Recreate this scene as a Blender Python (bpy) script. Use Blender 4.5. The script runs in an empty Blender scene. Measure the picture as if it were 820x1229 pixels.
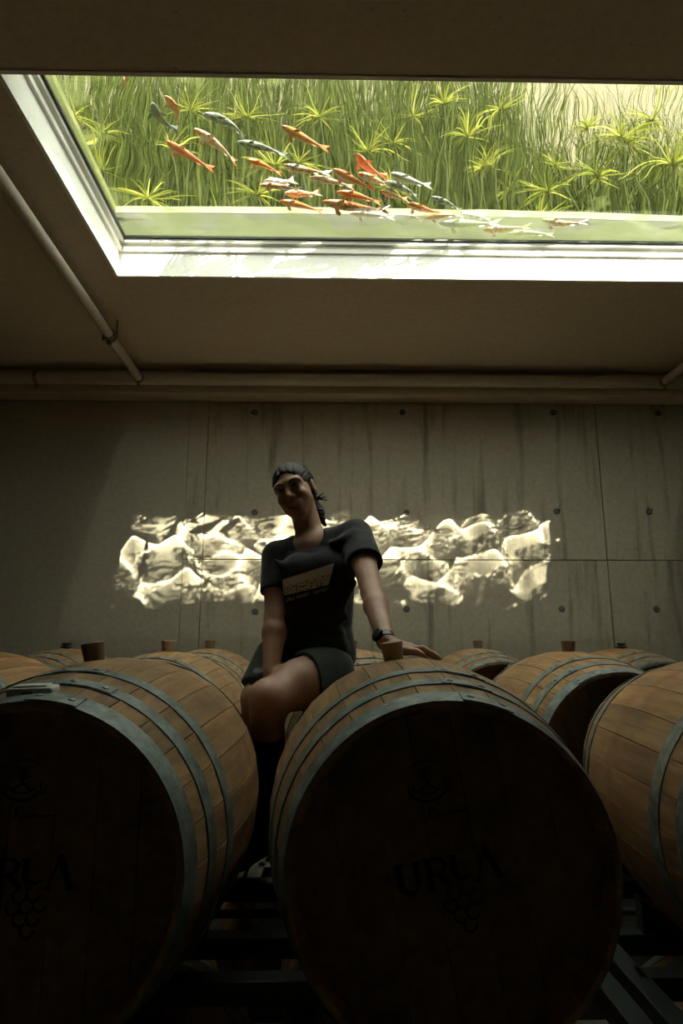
import bpy, bmesh, math, random
import numpy as np
from mathutils import Vector, Matrix
from mathutils.bvhtree import BVHTree

# ------------------------------------------------------------------ camera, world, sun, exposure
SC = bpy.context.scene
COL = SC.collection
CAMZ = 1.70                      # camera height above the cellar floor
F_PX, VPX, HY = 760.0, 396.0, 769.0
PITCH = math.atan((HY - 614.5) / F_PX)
YAW = math.atan((410 - VPX) / F_PX)

cam_d = bpy.data.cameras.new('camera')
cam_d.sensor_fit = 'HORIZONTAL'; cam_d.sensor_width = 36.0
cam_d.lens = F_PX / 820 * 36.0
cam_d.clip_start = 0.02
cam = bpy.data.objects.new('camera', cam_d); COL.objects.link(cam)
cam.location = (0, 0, CAMZ)
cam.rotation_euler = (math.pi / 2 + PITCH, 0, -YAW)
SC.camera = cam

w = bpy.data.worlds.new('sky'); SC.world = w; w.use_nodes = True
w.node_tree.nodes['Background'].inputs[0].default_value = (0.80, 0.82, 0.84, 1)
w.node_tree.nodes['Background'].inputs[1].default_value = 2.6

SUN_DIR = Vector((-0.19, 1.0, -0.74)).normalized()     # the way the sunlight travels
sun_d = bpy.data.lights.new('sun_offscreen', 'SUN'); sun_d.energy = 12.0; sun_d.angle = math.radians(0.3)
sun_d.cycles.is_caustics_light = True
sun_d.color = (1.0, 0.95, 0.86)
sun = bpy.data.objects.new('sun_offscreen', sun_d); COL.objects.link(sun)
sun.rotation_euler = SUN_DIR.to_track_quat('-Z', 'Y').to_euler()
sun.location = (2, -8, 10)

SC.view_settings.view_transform = 'Standard'
SC.view_settings.look = 'None'
SC.view_settings.gamma = 1.0
SC.view_settings.use_curve_mapping = False
SC.view_settings.exposure = 1.5
SC.cycles.max_bounces = 14
SC.cycles.diffuse_bounces = 10
SC.cycles.transparent_max_bounces = 24
SC.cycles.sample_clamp_indirect = 10.0
SC.cycles.caustics_reflective = False
SC.cycles.blur_glossy = 1.0

# pixel helpers: a pixel gives a direction, the distance comes from a depth or a height
_th, _yw = PITCH, YAW
FW = np.array([math.sin(_yw) * math.cos(_th), math.cos(_yw) * math.cos(_th), math.sin(_th)])
RT = np.array([math.cos(_yw), -math.sin(_yw), 0.0])
UP = np.cross(RT, FW)
def ray(x, y): return FW + RT * (x - 410) / F_PX + UP * (614.5 - y) / F_PX
def atD(x, y, D): r = ray(x, y); return r * D / r[1]         # camera-relative
def atZ(x, y, z): r = ray(x, y); return r * z / r[2]
def atW(x, y, z):                                              # the same below the water line: bent at the glass
    r = ray(x, y); r = r/np.linalg.norm(r); p = r*ZG/r[2]; h = r[:2]/1.33; v = math.sqrt(1-h@h)
    return p + np.array([h[0], h[1], v])*(z-ZG)/v

rng = random.Random(7)
nrng = np.random.default_rng(7)

# ------------------------------------------------------------------ materials
def mat(name, base=(0.5, 0.5, 0.5), rough=0.6, metal=0.0, build=None, spec=0.5):
    m = bpy.data.materials.new(name); m.use_nodes = True
    b = m.node_tree.nodes['Principled BSDF']
    b.inputs['Base Color'].default_value = (*base, 1)
    b.inputs['Roughness'].default_value = rough
    b.inputs['Metallic'].default_value = metal
    b.inputs['Specular IOR Level'].default_value = spec
    if build: build(m.node_tree, b)
    return m
class NT:
    def __init__(s, t): s.t = t; s.n = t.nodes; s.l = t.links
    def node(s, kind, **kw):
        x = s.n.new(kind)
        for k, v in kw.items():
            if k.startswith('i_'): x.inputs[k[2:].replace('_', ' ')].default_value = v
            else: setattr(x, k, v)
        return x
    def link(s, a, b): s.l.new(a, b)
    def coord(s, which='Object', scale=(1, 1, 1), offset=None):
        c = s.node('ShaderNodeTexCoord'); mp = s.node('ShaderNodeMapping')
        mp.inputs['Scale'].default_value = scale
        s.link(c.outputs[which], mp.inputs['Vector'])
        if offset is not None: s.link(offset, mp.inputs['Location'])
        return mp.outputs[0]
    def noise(s, vec, scale, detail=4, rough=0.55, dist=0.0):
        n = s.node('ShaderNodeTexNoise'); n.inputs['Scale'].default_value = scale
        n.inputs['Detail'].default_value = detail; n.inputs['Roughness'].default_value = rough
        n.inputs['Distortion'].default_value = dist
        if vec is not None: s.link(vec, n.inputs['Vector'])
        return n.outputs[0]
    def ramp(s, fac, stops, interp='LINEAR'):
        r = s.node('ShaderNodeValToRGB'); r.color_ramp.interpolation = interp
        e = r.color_ramp.elements
        while len(e) < len(stops): e.new(0.5)
        for i, (p, c) in enumerate(stops):
            e[i].position = p; e[i].color = (*c, 1) if len(c) == 3 else c
        s.link(fac, r.inputs[0]); return r.outputs[0]
    def mix(s, fac, a, b, blend='MIX'):
        m = s.node('ShaderNodeMix', data_type='RGBA', blend_type=blend)
        for src, i in ((fac, 0), (a, 6), (b, 7)):
            if hasattr(src, 'links'): s.link(src, m.inputs[i])
            else: m.inputs[i].default_value = src if i == 0 else (*src, 1)
        return m.outputs[2]
    def math(s, op, a, b=None, c=None, clamp=False):
        m = s.node('ShaderNodeMath', operation=op, use_clamp=clamp)
        for i, v in enumerate((a, b, c)):
            if v is None: continue
            if hasattr(v, 'links'): s.link(v, m.inputs[i])
            else: m.inputs[i].default_value = v
        return m.outputs[0]
    def bump(s, h, bsdf, strength=0.3, dist=0.01):
        b = s.node('ShaderNodeBump'); b.inputs['Strength'].default_value = strength
        b.inputs['Distance'].default_value = dist
        s.link(h, b.inputs['Height']); s.link(b.outputs[0], bsdf.inputs['Normal'])
    def random(s):
        return s.node('ShaderNodeObjectInfo').outputs['Random']
g = lambda v: (v, v, v)

def wood_builder(c0, c1, c2, stain=0.0):
    def f(t, b):
        n = NT(t); rnd = n.random()
        off = n.node('ShaderNodeCombineXYZ'); n.link(n.math('MULTIPLY', rnd, 37.0), off.inputs[0]); n.link(n.math('MULTIPLY', rnd, 11.0), off.inputs[1])
        v = n.coord('Object', (38, 1.6, 38), off.outputs[0])
        gr = n.noise(v, 1.0, 6, 0.6, 0.3)
        col = n.ramp(gr, [(0.30, c0), (0.52, c1), (0.75, c2)])
        tint = n.ramp(rnd, [(0.0, (0.80, 0.79, 0.76)), (0.35, (0.95, 0.94, 0.92)), (0.7, (1.06, 1.0, 0.94)), (1.0, (1.16, 1.03, 0.9))])
        col = n.mix(1.0, col, tint, 'MULTIPLY')
        v2 = n.coord('Object', (6, 2.2, 6), off.outputs[0])
        blot = n.noise(v2, 1.6, 5, 0.6)
        col = n.mix(n.math('MULTIPLY', n.ramp(blot, [(0.50, g(0)), (0.72, g(1))]), 0.55), col, (0.085, 0.058, 0.036))
        if stain:
            c = n.node('ShaderNodeTexCoord'); sp = n.node('ShaderNodeSeparateXYZ'); n.link(c.outputs['Object'], sp.inputs[0])
            d = n.math('ABSOLUTE', sp.outputs[1])
            k = n.math('SUBTRACT', 1.0, n.math('MULTIPLY', d, 4.6), clamp=True)
            k = n.math('MULTIPLY', k, n.ramp(n.noise(n.coord('Object', (5, 9, 5), off.outputs[0]), 1.3, 5), [(0.42, g(0)), (0.66, g(1))]))
            col = n.mix(n.math('MULTIPLY', k, stain), col, (0.16, 0.055, 0.025))
        n.link(col, b.inputs['Base Color'])
        n.bump(gr, b, 0.35, 0.004)
    return f
M = {}
M['stave'] = mat('oak_stave', rough=0.62, build=wood_builder((0.18, 0.107, 0.047), (0.325, 0.197, 0.09), (0.46, 0.30, 0.15), 0.65), spec=0.35)
M['head'] = mat('oak_head', rough=0.68, build=wood_builder((0.145, 0.10, 0.057), (0.215, 0.155, 0.09), (0.29, 0.215, 0.13)), spec=0.3)
def hoop_b(t, b):
    n = NT(t); v = n.coord('Object', (1, 1, 1))
    a = n.noise(v, 26, 6, 0.7); c = n.noise(v, 7, 4)
    col = n.ramp(a, [(0.3, (0.10, 0.125, 0.125)), (0.55, (0.205, 0.245, 0.24)), (0.8, (0.36, 0.40, 0.39))])
    col = n.mix(n.ramp(c, [(0.56, g(0)), (0.72, g(0.7))]), col, (0.12, 0.085, 0.055))
    n.link(col, b.inputs['Base Color'])
    n.link(n.ramp(a, [(0.3, g(0.62)), (0.8, g(0.4))]), b.inputs['Roughness'])
    n.bump(a, b, 0.15, 0.003)
M['hoop'] = mat('galvanised_hoop', metal=0.55, rough=0.5, build=hoop_b)
M['bung_tan'] = mat('tan_silicone', (0.36, 0.26, 0.15), 0.55)
M['bung_brown'] = mat('brown_silicone', (0.17, 0.11, 0.065), 0.55)
M['bung_dark'] = mat('dark_silicone', (0.025, 0.024, 0.022), 0.5)
M['char'] = mat('branded_char', (0.026, 0.018, 0.011), 0.85, spec=0.1)
M['rack'] = mat('dark_painted_steel', (0.055, 0.066, 0.066), 0.45, 0.3)
M['plastic_white'] = mat('white_plastic', (0.72, 0.73, 0.72), 0.4)
M['print_grey'] = mat('grey_print', (0.12, 0.12, 0.12), 0.6)

def concrete_b(c0, c1, streaks=0.6):
    def f(t, b):
        n = NT(t); v = n.coord('Object', (1, 1, 1))
        a = n.noise(v, 1.4, 6, 0.6); fine = n.noise(v, 34, 5, 0.65)
        col = n.mix(a, c0, c1)
        col = n.mix(0.22, col, n.ramp(fine, [(0.25, g(0.12)), (0.8, g(0.75))]), 'OVERLAY')
        st = n.noise(n.coord('Object', (6.5, 1, 0.55)), 1.5, 5, 0.6, 0.2)
        col = n.mix(n.math('MULTIPLY', n.ramp(st, [(0.54, g(0)), (0.70, g(1))]), streaks), col, (0.085, 0.078, 0.058))
        pits = n.noise(v, 60, 2)
        col = n.mix(n.ramp(pits, [(0.69, g(0)), (0.74, g(0.5))]), col, (0.09, 0.08, 0.06))
        n.link(col, b.inputs['Base Color'])
        n.bump(fine, b, 0.25, 0.006)
    return f
M['concrete'] = mat('concrete', rough=0.85, build=concrete_b((0.365, 0.315, 0.235), (0.47, 0.415, 0.315)), spec=0.2)
M['plaster'] = mat('plaster', rough=0.85, build=concrete_b((0.40, 0.355, 0.27), (0.44, 0.39, 0.30), 0.04), spec=0.2)
M['ceiling'] = mat('ceiling_paint', rough=0.85, build=concrete_b((0.54, 0.465, 0.35), (0.60, 0.52, 0.40), 0.0), spec=0.2)
M['floor'] = mat('floor_concrete', rough=0.7, build=concrete_b((0.28, 0.255, 0.21), (0.36, 0.33, 0.275), 0.2))
M['reveal'] = mat('white_reveal_paint', rough=0.7, build=concrete_b((0.74, 0.73, 0.68), (0.80, 0.79, 0.75), 0.08), spec=0.25)
M['frame'] = mat('pale_frame', (0.62, 0.61, 0.56), 0.45)
M['rubber'] = mat('black_seal', (0.012, 0.02, 0.014), 0.5)
M['pipe'] = mat('painted_pipe', rough=0.5, build=concrete_b((0.50, 0.46, 0.37), (0.58, 0.54, 0.44), 0.0))
M['clamp'] = mat('rusty_clamp', rough=0.6, metal=0.4, build=concrete_b((0.20, 0.15, 0.09), (0.36, 0.31, 0.24), 0.3))
M['plug'] = mat('mortar_plug', (0.10, 0.095, 0.08), 0.9)

# ------------------------------------------------------------------ object helpers
def V(p): return Vector((float(p[0]), float(p[1]), float(p[2]) + CAMZ))     # camera-relative -> world
def link(o, parent=None):
    COL.objects.link(o)
    if parent is not None: o.parent = parent
    return o
def mesh_obj(name, verts, faces, material, parent=None, smooth=False):
    me = bpy.data.meshes.new(name); me.from_pydata([tuple(map(float, v)) for v in verts], [], [tuple(map(int, f)) for f in faces]); me.update()
    if material is not None: me.materials.append(material)
    if smooth: me.polygons.foreach_set('use_smooth', [True] * len(me.polygons))
    return link(bpy.data.objects.new(name, me), parent)
def inst(name, me, parent=None): return link(bpy.data.objects.new(name, me), parent)
def tag(o, label=None, cat=None, group=None, kind=None):
    if label: o['label'] = label
    if cat: o['category'] = cat
    if group: o['group'] = group
    if kind: o['kind'] = kind
    return o
def empty(name, loc, label=None, cat=None, group=None):
    o = bpy.data.objects.new(name, None); o.empty_display_size = 0.1; o.location = loc
    return tag(link(o), label, cat, group)
class MB:
    def __init__(s): s.v = []; s.f = []
    def add(s, v, f):
        k = len(s.v); s.v += [tuple(map(float, p)) for p in v]; s.f += [tuple(int(i) + k for i in q) for q in f]; return s
    def box(s, a, b, bev=0.0):
        (x0, y0, z0), (x1, y1, z1) = a, b
        if bev <= 0:
            return s.add([(x0,y0,z0),(x1,y0,z0),(x1,y1,z0),(x0,y1,z0),(x0,y0,z1),(x1,y0,z1),(x1,y1,z1),(x0,y1,z1)],
                         [(3,2,1,0),(4,5,6,7),(0,1,5,4),(1,2,6,5),(2,3,7,6),(3,0,4,7)])
        bm = bmesh.new(); bmesh.ops.create_cube(bm, size=1)
        bmesh.ops.scale(bm, vec=(x1-x0, y1-y0, z1-z0), verts=bm.verts)
        bmesh.ops.translate(bm, vec=((x0+x1)/2, (y0+y1)/2, (z0+z1)/2), verts=bm.verts)
        bmesh.ops.bevel(bm, geom=bm.edges[:], offset=bev, segments=2, profile=0.5, affect='EDGES')
        bm.verts.index_update()
        s.add([v.co[:] for v in bm.verts], [[v.index for v in q.verts] for q in bm.faces]); bm.free(); return s
    def tube(s, pts, radii, seg=12, cap=True, flat=None):
        pts = [Vector(p) for p in pts]
        if not hasattr(radii, '__len__'): radii = [radii] * len(pts)
        rings = []; ref = None
        for i, p in enumerate(pts):
            d = (pts[min(i+1, len(pts)-1)] - pts[max(i-1, 0)]).normalized()
            if ref is None:
                ref = Vector((0, 0, 1)) if abs(d.z) < 0.9 else Vector((1, 0, 0))
            u = (ref - d * ref.dot(d)).normalized(); ref = u; q = d.cross(u)
            rings.append([p + (u * math.cos(2*math.pi*k/seg) + q * math.sin(2*math.pi*k/seg)) * radii[i] for k in range(seg)])
        v = [p for r in rings for p in r]; f = []
        for i in range(len(pts)-1):
            for k in range(seg):
                f.append((i*seg+k, i*seg+(k+1) % seg, (i+1)*seg+(k+1) % seg, (i+1)*seg+k))
        if cap:
            f.append(tuple(range(seg-1, -1, -1))); f.append(tuple((len(pts)-1)*seg+k for k in range(seg)))
        return s.add(v, f)
    def lathe(s, prof, seg=24, M4=None):           # prof: (r, h) along z
        v = []; f = []
        for r, h in prof:
            for k in range(seg):
                p = Vector((r*math.cos(2*math.pi*k/seg), r*math.sin(2*math.pi*k/seg), h)); v.append(M4 @ p if M4 else p)
        n = len(prof)
        for i in range(n-1):
            for k in range(seg):
                f.append((i*seg+k, i*seg+(k+1) % seg, (i+1)*seg+(k+1) % seg, (i+1)*seg+k))
        f.append(tuple(range(seg-1, -1, -1))); f.append(tuple((n-1)*seg+k for k in range(seg)))
        return s.add(v, f)
    def mesh(s, name, material, smooth=False):
        me = bpy.data.meshes.new(name); me.from_pydata(s.v, [], s.f); me.update()
        if material: me.materials.append(material)
        if smooth: me.polygons.foreach_set('use_smooth', [True] * len(me.polygons))
        return me
    def build(s, name, material, parent=None, smooth=False):
        return inst(name, s.mesh(name, material, smooth), parent)
def auto_smooth(me, deg=35):
    me.polygons.foreach_set('use_smooth', [True] * len(me.polygons))
    me.set_sharp_from_angle(angle=math.radians(deg))

# ------------------------------------------------------------------ the room
CZ = 1.93            # ceiling above the camera
WD = 4.50            # back wall
XL, XR, DN = -4.2, 4.6, -3.2
SZ = 0.22            # slab thickness up to the pool floor
OP = (-1.16, 2.07, 1.86, 3.12)      # skylight opening: x0, x1, d0, d1
Z0 = -CAMZ
def struct(o, kind='structure'): o['kind'] = kind; return o
def wbox(name, a, b, m, parent=None, bev=0):
    return MB().box(V(a), V(b), bev).build(name, m, parent)

struct(wbox('floor', (XL-.2, DN-.2, Z0-.2), (XR+.2, WD+.3, Z0), M['floor']))
# ceiling slab built around the skylight opening
cm = MB()
def slab(x0, x1, d0, d1): cm.box(V((x0, d0, CZ)), V((x1, d1, CZ+SZ)))
slab(XL-.2, XR+.2, DN-.2, OP[2]); slab(XL-.2, OP[0], OP[2], OP[3]); slab(OP[1], XR+.2, OP[2], OP[3])
slab(XL-.2, XR+.2, OP[3], WD+.3)
ceiling = struct(cm.build('ceiling', M['ceiling']))
struct(wbox('wall_left', (XL-.2, DN, Z0), (XL, WD, CZ), M['plaster']))
struct(wbox('wall_right', (XR, DN, Z0), (XR+.2, WD, CZ), M['plaster']))
struct(wbox('wall_front', (XL-.2, DN-.2, Z0), (XR+.2, DN, CZ), M['plaster']))
# back wall: a core with plaster on the left and board-formed concrete panels
wb = struct(wbox('wall_back', (XL-.2, WD+.02, Z0), (XR+.2, WD+.3, CZ), M['plug']))
def panel(x0, x1, z0, z1, m, gap=0.004, proud=0.0):
    o = MB().box((-(x1-x0)/2+gap, -0.021-proud, -(z1-z0)/2+gap), ((x1-x0)/2-gap, 0.001, (z1-z0)/2-gap), 0.003).build('concrete_panel', m, wb)
    o.location = V(((x0+x1)/2, WD+.02, (z0+z1)/2)); return o
xs1, xs2, xs3 = atD(223, 600, WD)[0], atD(246, 600, WD)[0], atD(723, 600, WD)[0]
zs = atD(500, 672, WD)[2]
panel(XL, xs1, Z0, CZ, M['plaster'], 0.0005, 0.003).name = 'plaster_panel'
for (a, b) in ((xs1, xs2), (xs2, xs3), (xs3, xs3+1.45), (xs3+1.45, XR)):
    for (c, d) in ((Z0, zs-1.3), (zs-1.3, zs), (zs, CZ)):
        panel(a, b, c, d, M['concrete'], 0.003 if b-a > .5 else 0.0015, rng.uniform(0, 0.004))
plug_me = MB().lathe([(0.0225, 0.0), (0.021, 0.002), (0.016, 0.0035), (0.004, 0.0015)], 16).mesh('tie_hole', M['plug'], True)
for px, py in [(306,615),(488,615),(668,614),(779,614),(306,734),(488,731),(674,731),(788,731),(306,495),(483,495),(664,495),(790,496)]:
    p = atD(px, py, WD)
    o = inst('tie_hole', plug_me, wb); o.location = V((p[0], WD-0.0045, p[2])); o.rotation_euler = (math.pi/2, 0, 0)
# beam along the head of the back wall
struct(wbox('trim_1', (XL, 4.33, 1.755), (XR, WD, CZ), M['ceiling'], bev=0.006))

# skylight: reveal, stepped frame, seal, glass
sk = struct(empty('window_1', V((OP[0], OP[2], CZ))))
sk.location = (0, 0, 0)
def ring(name, m, off0, off1, z0, z1):
    """rectangular ring hugging the opening between two insets"""
    x0, x1, d0, d1 = OP; r = MB()
    a, b = off0, off1
    r.box(V((x0+a, d0+a, z0)), V((x0+b, d1-a, z1))); r.box(V((x1-b, d0+a, z0)), V((x1-a, d1-a, z1)))
    r.box(V((x0+b, d0+a, z0)), V((x1-b, d0+b, z1))); r.box(V((x0+b, d1-b, z0)), V((x1-b, d1-a, z1)))
    return r.build(name, m, sk)
ring('reveal', M['reveal'], -0.004, 0.012, CZ-0.004, CZ+0.135)
ring('frame', M['frame'], -0.003, 0.028, CZ+0.135, CZ+0.158)
ring('frame', M['frame'], -0.002, 0.018, CZ+0.158, CZ+0.18)
ring('frame', M['frame'], -0.002, 0.040, CZ+0.18, CZ+0.20)
ring('seal', M['rubber'], -0.001, 0.052, CZ+0.20, CZ+0.212)
ZG = CZ+0.212
def glass_b(t, b):
    n = NT(t); out = t.nodes['Material Output']
    tr = n.node('ShaderNodeBsdfRefraction'); tr.inputs[0].default_value = (0.97, 0.97, 0.90, 1); tr.inputs['IOR'].default_value = 1.33; tr.inputs['Roughness'].default_value = 0.0
    tl = n.node('ShaderNodeBsdfTranslucent')
    film = n.noise(n.coord('Object', (1.2, 1.2, 1.2)), 2.0, 5, 0.6)  # thin green film over the whole pane stands in for water haze
    n.link(n.ramp(film, [(0.3, (0.22, 0.26, 0.075)), (0.7, (0.29, 0.325, 0.11))]), tl.inputs[0])
    gl = n.node('ShaderNodeBsdfGlossy'); gl.inputs['Roughness'].default_value = 0.03
    sp = n.node('ShaderNodeSeparateXYZ'); n.link(n.node('ShaderNodeTexCoord').outputs['Object'], sp.inputs[0])
    ex = n.math('MINIMUM', n.math('SUBTRACT', sp.outputs[0], OP[0]+.04), n.math('SUBTRACT', OP[1]-.04, sp.outputs[0]))
    ey = n.math('MINIMUM', n.math('SUBTRACT', sp.outputs[1], OP[2]+.04), n.math('SUBTRACT', OP[3]-.04-.075, sp.outputs[1]))
    edge = n.math('MINIMUM', ex, ey)
    fr = n.noise(n.coord('Object', (1, 1.1, 1)), 5.5, 3, 0.5)
    edge = n.math('ADD', edge, n.math('MULTIPLY', n.math('SUBTRACT', fr, 0.53), 0.9))
    algae = n.ramp(edge, [(0.0, g(0.52)), (0.04, g(0.30)), (0.09, g(0.095))])  # algae film, its ragged edges shaped to break up the sunlight's outline
    m1 = n.node('ShaderNodeMixShader'); n.link(algae, m1.inputs[0])
    n.link(tr.outputs[0], m1.inputs[1]); n.link(tl.outputs[0], m1.inputs[2])
    lw = n.node('ShaderNodeLayerWeight'); lw.inputs[0].default_value = 0.5
    fres = n.math('MULTIPLY_ADD', n.math('POWER', lw.outputs['Facing'], 5.0), 0.35, 0.02)
    m2 = n.node('ShaderNodeMixShader'); n.link(fres, m2.inputs[0])
    n.link(m1.outputs[0], m2.inputs[1]); n.link(gl.outputs[0], m2.inputs[2])
    n.link(m2.outputs[0], out.inputs['Surface'])
M['pane'] = mat('pool_glass', build=glass_b)
MB().add([V((OP[0]+.04, OP[2]+.04, ZG)), V((OP[1]-.04, OP[2]+.04, ZG)), V((OP[1]-.04, OP[3]-.04, ZG)), V((OP[0]+.04, OP[3]-.04, ZG))], [(3, 2, 1, 0)]).build('pane', M['pane'], sk, True).cycles.is_caustics_caster = True
# ------------------------------------------------------------------ the pool on the roof
WIOR, WAMP = 1.33, 0.00054
PB = CZ + SZ                 # pool floor level
WL = PB + 0.50               # water level
PD0, PD1, PX0, PX1 = 0.95, 3.25, -1.24, 3.0
def poolwall_b(t, b):
    n = NT(t); v = n.coord('Object', (1, 1, 1))
    a = n.noise(v, 3.0, 5, 0.6)
    n.link(n.ramp(a, [(0.3, (0.16, 0.18, 0.05)), (0.7, (0.24, 0.24, 0.09))]), b.inputs['Base Color'])
def poolfar_b(t, b):
    n = NT(t); v = n.coord('Object', (0.6, 1, 5))
    a = n.noise(v, 3.0, 5, 0.6)
    n.link(n.ramp(a, [(0.3, (0.07, 0.08, 0.038)), (0.7, (0.10, 0.108, 0.062))]), b.inputs['Base Color'])
M['poolwall'] = mat('algae_wall', rough=0.8, build=poolwall_b)
M['poolfar'] = mat('pale_pool_wall', rough=0.8, build=poolfar_b)
pool = empty('fish_pool', V((0, 2, PB)), 'shallow rooftop fish pool with glass floor over the cellar', 'pool')
def child_local(o, parent):
    o.parent = parent; o.matrix_parent_inverse = Matrix.Translation(-parent.location); return o
child_local(wbox('pool_wall', (PX0-.12, PD1, PB), (PX1+.12, PD1+.12, WL+.035), M['poolfar']), pool)
child_local(wbox('pool_wall', (PX0-.12, PD0-.12, PB), (PX1+.12, PD0, WL+.035), M['poolfar']), pool)
child_local(wbox('pool_wall', (PX0-.12, PD0, PB), (PX0, PD1, WL+.035), M['poolwall']), pool)
child_local(wbox('pool_wall', (PX1, PD0, PB), (PX1+.12, PD1, WL+.035), M['poolwall']), pool)
# water: a rippled surface whose waves bend the sunlight into caustics
def water_b(t, b):
    n = NT(t); rf = n.node('ShaderNodeBsdfRefraction'); rf.inputs['IOR'].default_value = WIOR; rf.inputs['Roughness'].default_value = 0.0
    rf.inputs['Color'].default_value = (0.93, 0.97, 0.88, 1)
    n.link(rf.outputs[0], t.nodes['Material Output'].inputs['Surface'])
M['water'] = mat('pool_water', build=water_b)
wx, wy = np.arange(PX0, 3.0001, 0.018), np.arange(PD0, PD1+0.001, 0.018)
GX, GY = np.meshgrid(wx, wy, indexing='ij'); HZ = np.zeros_like(GX)
wr = np.random.default_rng(11)
for q in range(16):
    lam = 0.15*(0.50/0.15)**wr.random(); kk = 2*math.pi/lam; an = wr.normal(math.pi/2, 0.75)
    HZ += WAMP*(lam/0.3)**2*np.sin(kk*(GX*math.cos(an)+GY*math.sin(an)) + wr.random()*6.28 + 0.8*np.sin(GX*2.1+q) )
ni, nj = GX.shape
vv = np.stack([GX, GY, HZ], 2).reshape(-1, 3)
ff = [(i*nj+j, (i+1)*nj+j, (i+1)*nj+j+1, i*nj+j+1) for i in range(ni-1) for j in range(nj-1)]
wt = mesh_obj('water_surface', vv, ff, M['water'], None, True)
wt.cycles.is_caustics_caster = True
wt.location = V((0, 0, WL)); tag(wt, 'rippled clear pool water above the glass', 'water', kind='stuff')
# bank and a tall pale garden wall beyond the plants
M['soil'] = mat('mossy_bank', rough=0.95, build=concrete_b((0.10, 0.12, 0.04), (0.17, 0.19, 0.07), 0.2))
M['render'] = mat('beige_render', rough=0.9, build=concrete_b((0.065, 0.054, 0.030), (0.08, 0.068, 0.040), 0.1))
struct(wbox('ground_bank', (-4.2, PD1+.12, PB), (5.4, 6.2, WL), M['soil']))
struct(wbox('wall_garden', (-5.5, 6.2, PB), (6.5, 6.4, PB+5.6), M['render']))
# ------------------------------------------------------------------ plants on the far bank
def leaf_b(c0, c1, c2):
    def f(t, b):
        n = NT(t); out = t.nodes['Material Output']
        v = n.coord('Object', (1, 1, 1)); a = n.noise(v, 5.0, 3); at = n.node('ShaderNodeAttribute', attribute_name='tone')
        col = n.ramp(n.math('MULTIPLY_ADD', a, 0.5, n.math('MULTIPLY', at.outputs['Fac'], 0.5)), [(0.2, c0), (0.5, c1), (0.8, c2)])
        n.link(col, b.inputs['Base Color']); b.inputs['Roughness'].default_value = 0.9; b.inputs['Specular IOR Level'].default_value = 0.1
        tl = n.node('ShaderNodeBsdfTranslucent'); n.link(col, tl.inputs[0])
        mx = n.node('ShaderNodeMixShader'); mx.inputs[0].default_value = 0.35
        n.link(b.outputs[0], mx.inputs[1]); n.link(tl.outputs[0], mx.inputs[2]); n.link(mx.outputs[0], out.inputs['Surface'])
    return f
M['reed'] = mat('reed_leaf', build=leaf_b((0.013, 0.019, 0.003), (0.028, 0.038, 0.006), (0.055, 0.066, 0.012)))
M['papyrus'] = mat('papyrus_leaf', build=leaf_b((0.08, 0.095, 0.012), (0.16, 0.17, 0.025), (0.28, 0.27, 0.055)))
M['stem'] = mat('papyrus_stem', (0.018, 0.024, 0.006), 0.9, spec=0.1)
def blades(specs):
    """specs: base, tip direction, length, width, bend -> one mesh of curved tapering strips, with a tone per blade"""
    v = []; f = []; tone = []
    for base, d, L, wd, bend, tn in specs:
        d = Vector(d).normalized(); base = Vector(base)
        side = d.cross(Vector((rng.gauss(0, 1), rng.gauss(0, 1), 0.3)))
        if side.length < 1e-3: side = Vector((1, 0, 0))
        side.normalize(); k = len(v); ns = 4
        for i in range(ns+1):
            t = i/ns; p = base + d*L*t + Vector(bend)*t*t
            w_ = wd*(1-0.85*t)*0.5
            v += [p-side*w_, p+side*w_]; tone += [tn, tn]
        for i in range(ns): f.append((k+2*i, k+2*i+1, k+2*i+3, k+2*i+2))
    me = bpy.data.meshes.new('blades'); me.from_pydata([tuple(p) for p in v], [], f); me.update()
    a = me.attributes.new('tone', 'FLOAT', 'POINT'); a.data.foreach_set('value', tone)
    return me
sp = []
for i in range(17000):
    x = rng.uniform(-3.0, 4.4); d = PD1+0.42+rng.random()**1.3*1.4
    h = rng.uniform(0.9, 2.5) if x < 1.35 else rng.uniform(0.7, 1.5)
    sp.append(((x, d, WL+CAMZ-0.02), (rng.gauss(0, 0.09), rng.gauss(-0.02, 0.09), 1), h, rng.uniform(0.009, 0.02), (rng.gauss(0, 0.16), rng.gauss(0, 0.14), -abs(rng.gauss(0, 0.09))), rng.random()))
me = blades(sp); me.materials.append(M['reed'])
o = inst('reeds', me); tag(o, 'dense green reeds and grass on the far pool bank', 'reeds', kind='stuff')
def umbel_mesh(seed):
    r = random.Random(seed); s = []
    for k in range(34):
        a = r.uniform(0, 2*math.pi); e = r.uniform(-0.15, 1.2)
        dv = (math.cos(a)*math.cos(e), math.sin(a)*math.cos(e), math.sin(e))
        L = r.uniform(0.13, 0.25)
        s.append(((0, 0, 0), dv, L, r.uniform(0.008, 0.013), (0, 0, -r.uniform(0.02, 0.10)), r.random()))
    me = blades(s); me.materials.append(M['papyrus']); me.name = 'umbel'; return me
UMB = [umbel_mesh(i) for i in range(4)]
GP = 'papyrus plants along the far bank'
spots = [(385,112),(440,150),(500,110),(600,105),(590,165),(655,195),(700,120),(745,130),(780,110),(800,165),(560,130),(300,110),(230,100),(120,140),(330,165),(470,190),(90,110),(715,175),(645,230),(180,200),(270,235),(530,95)]
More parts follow.
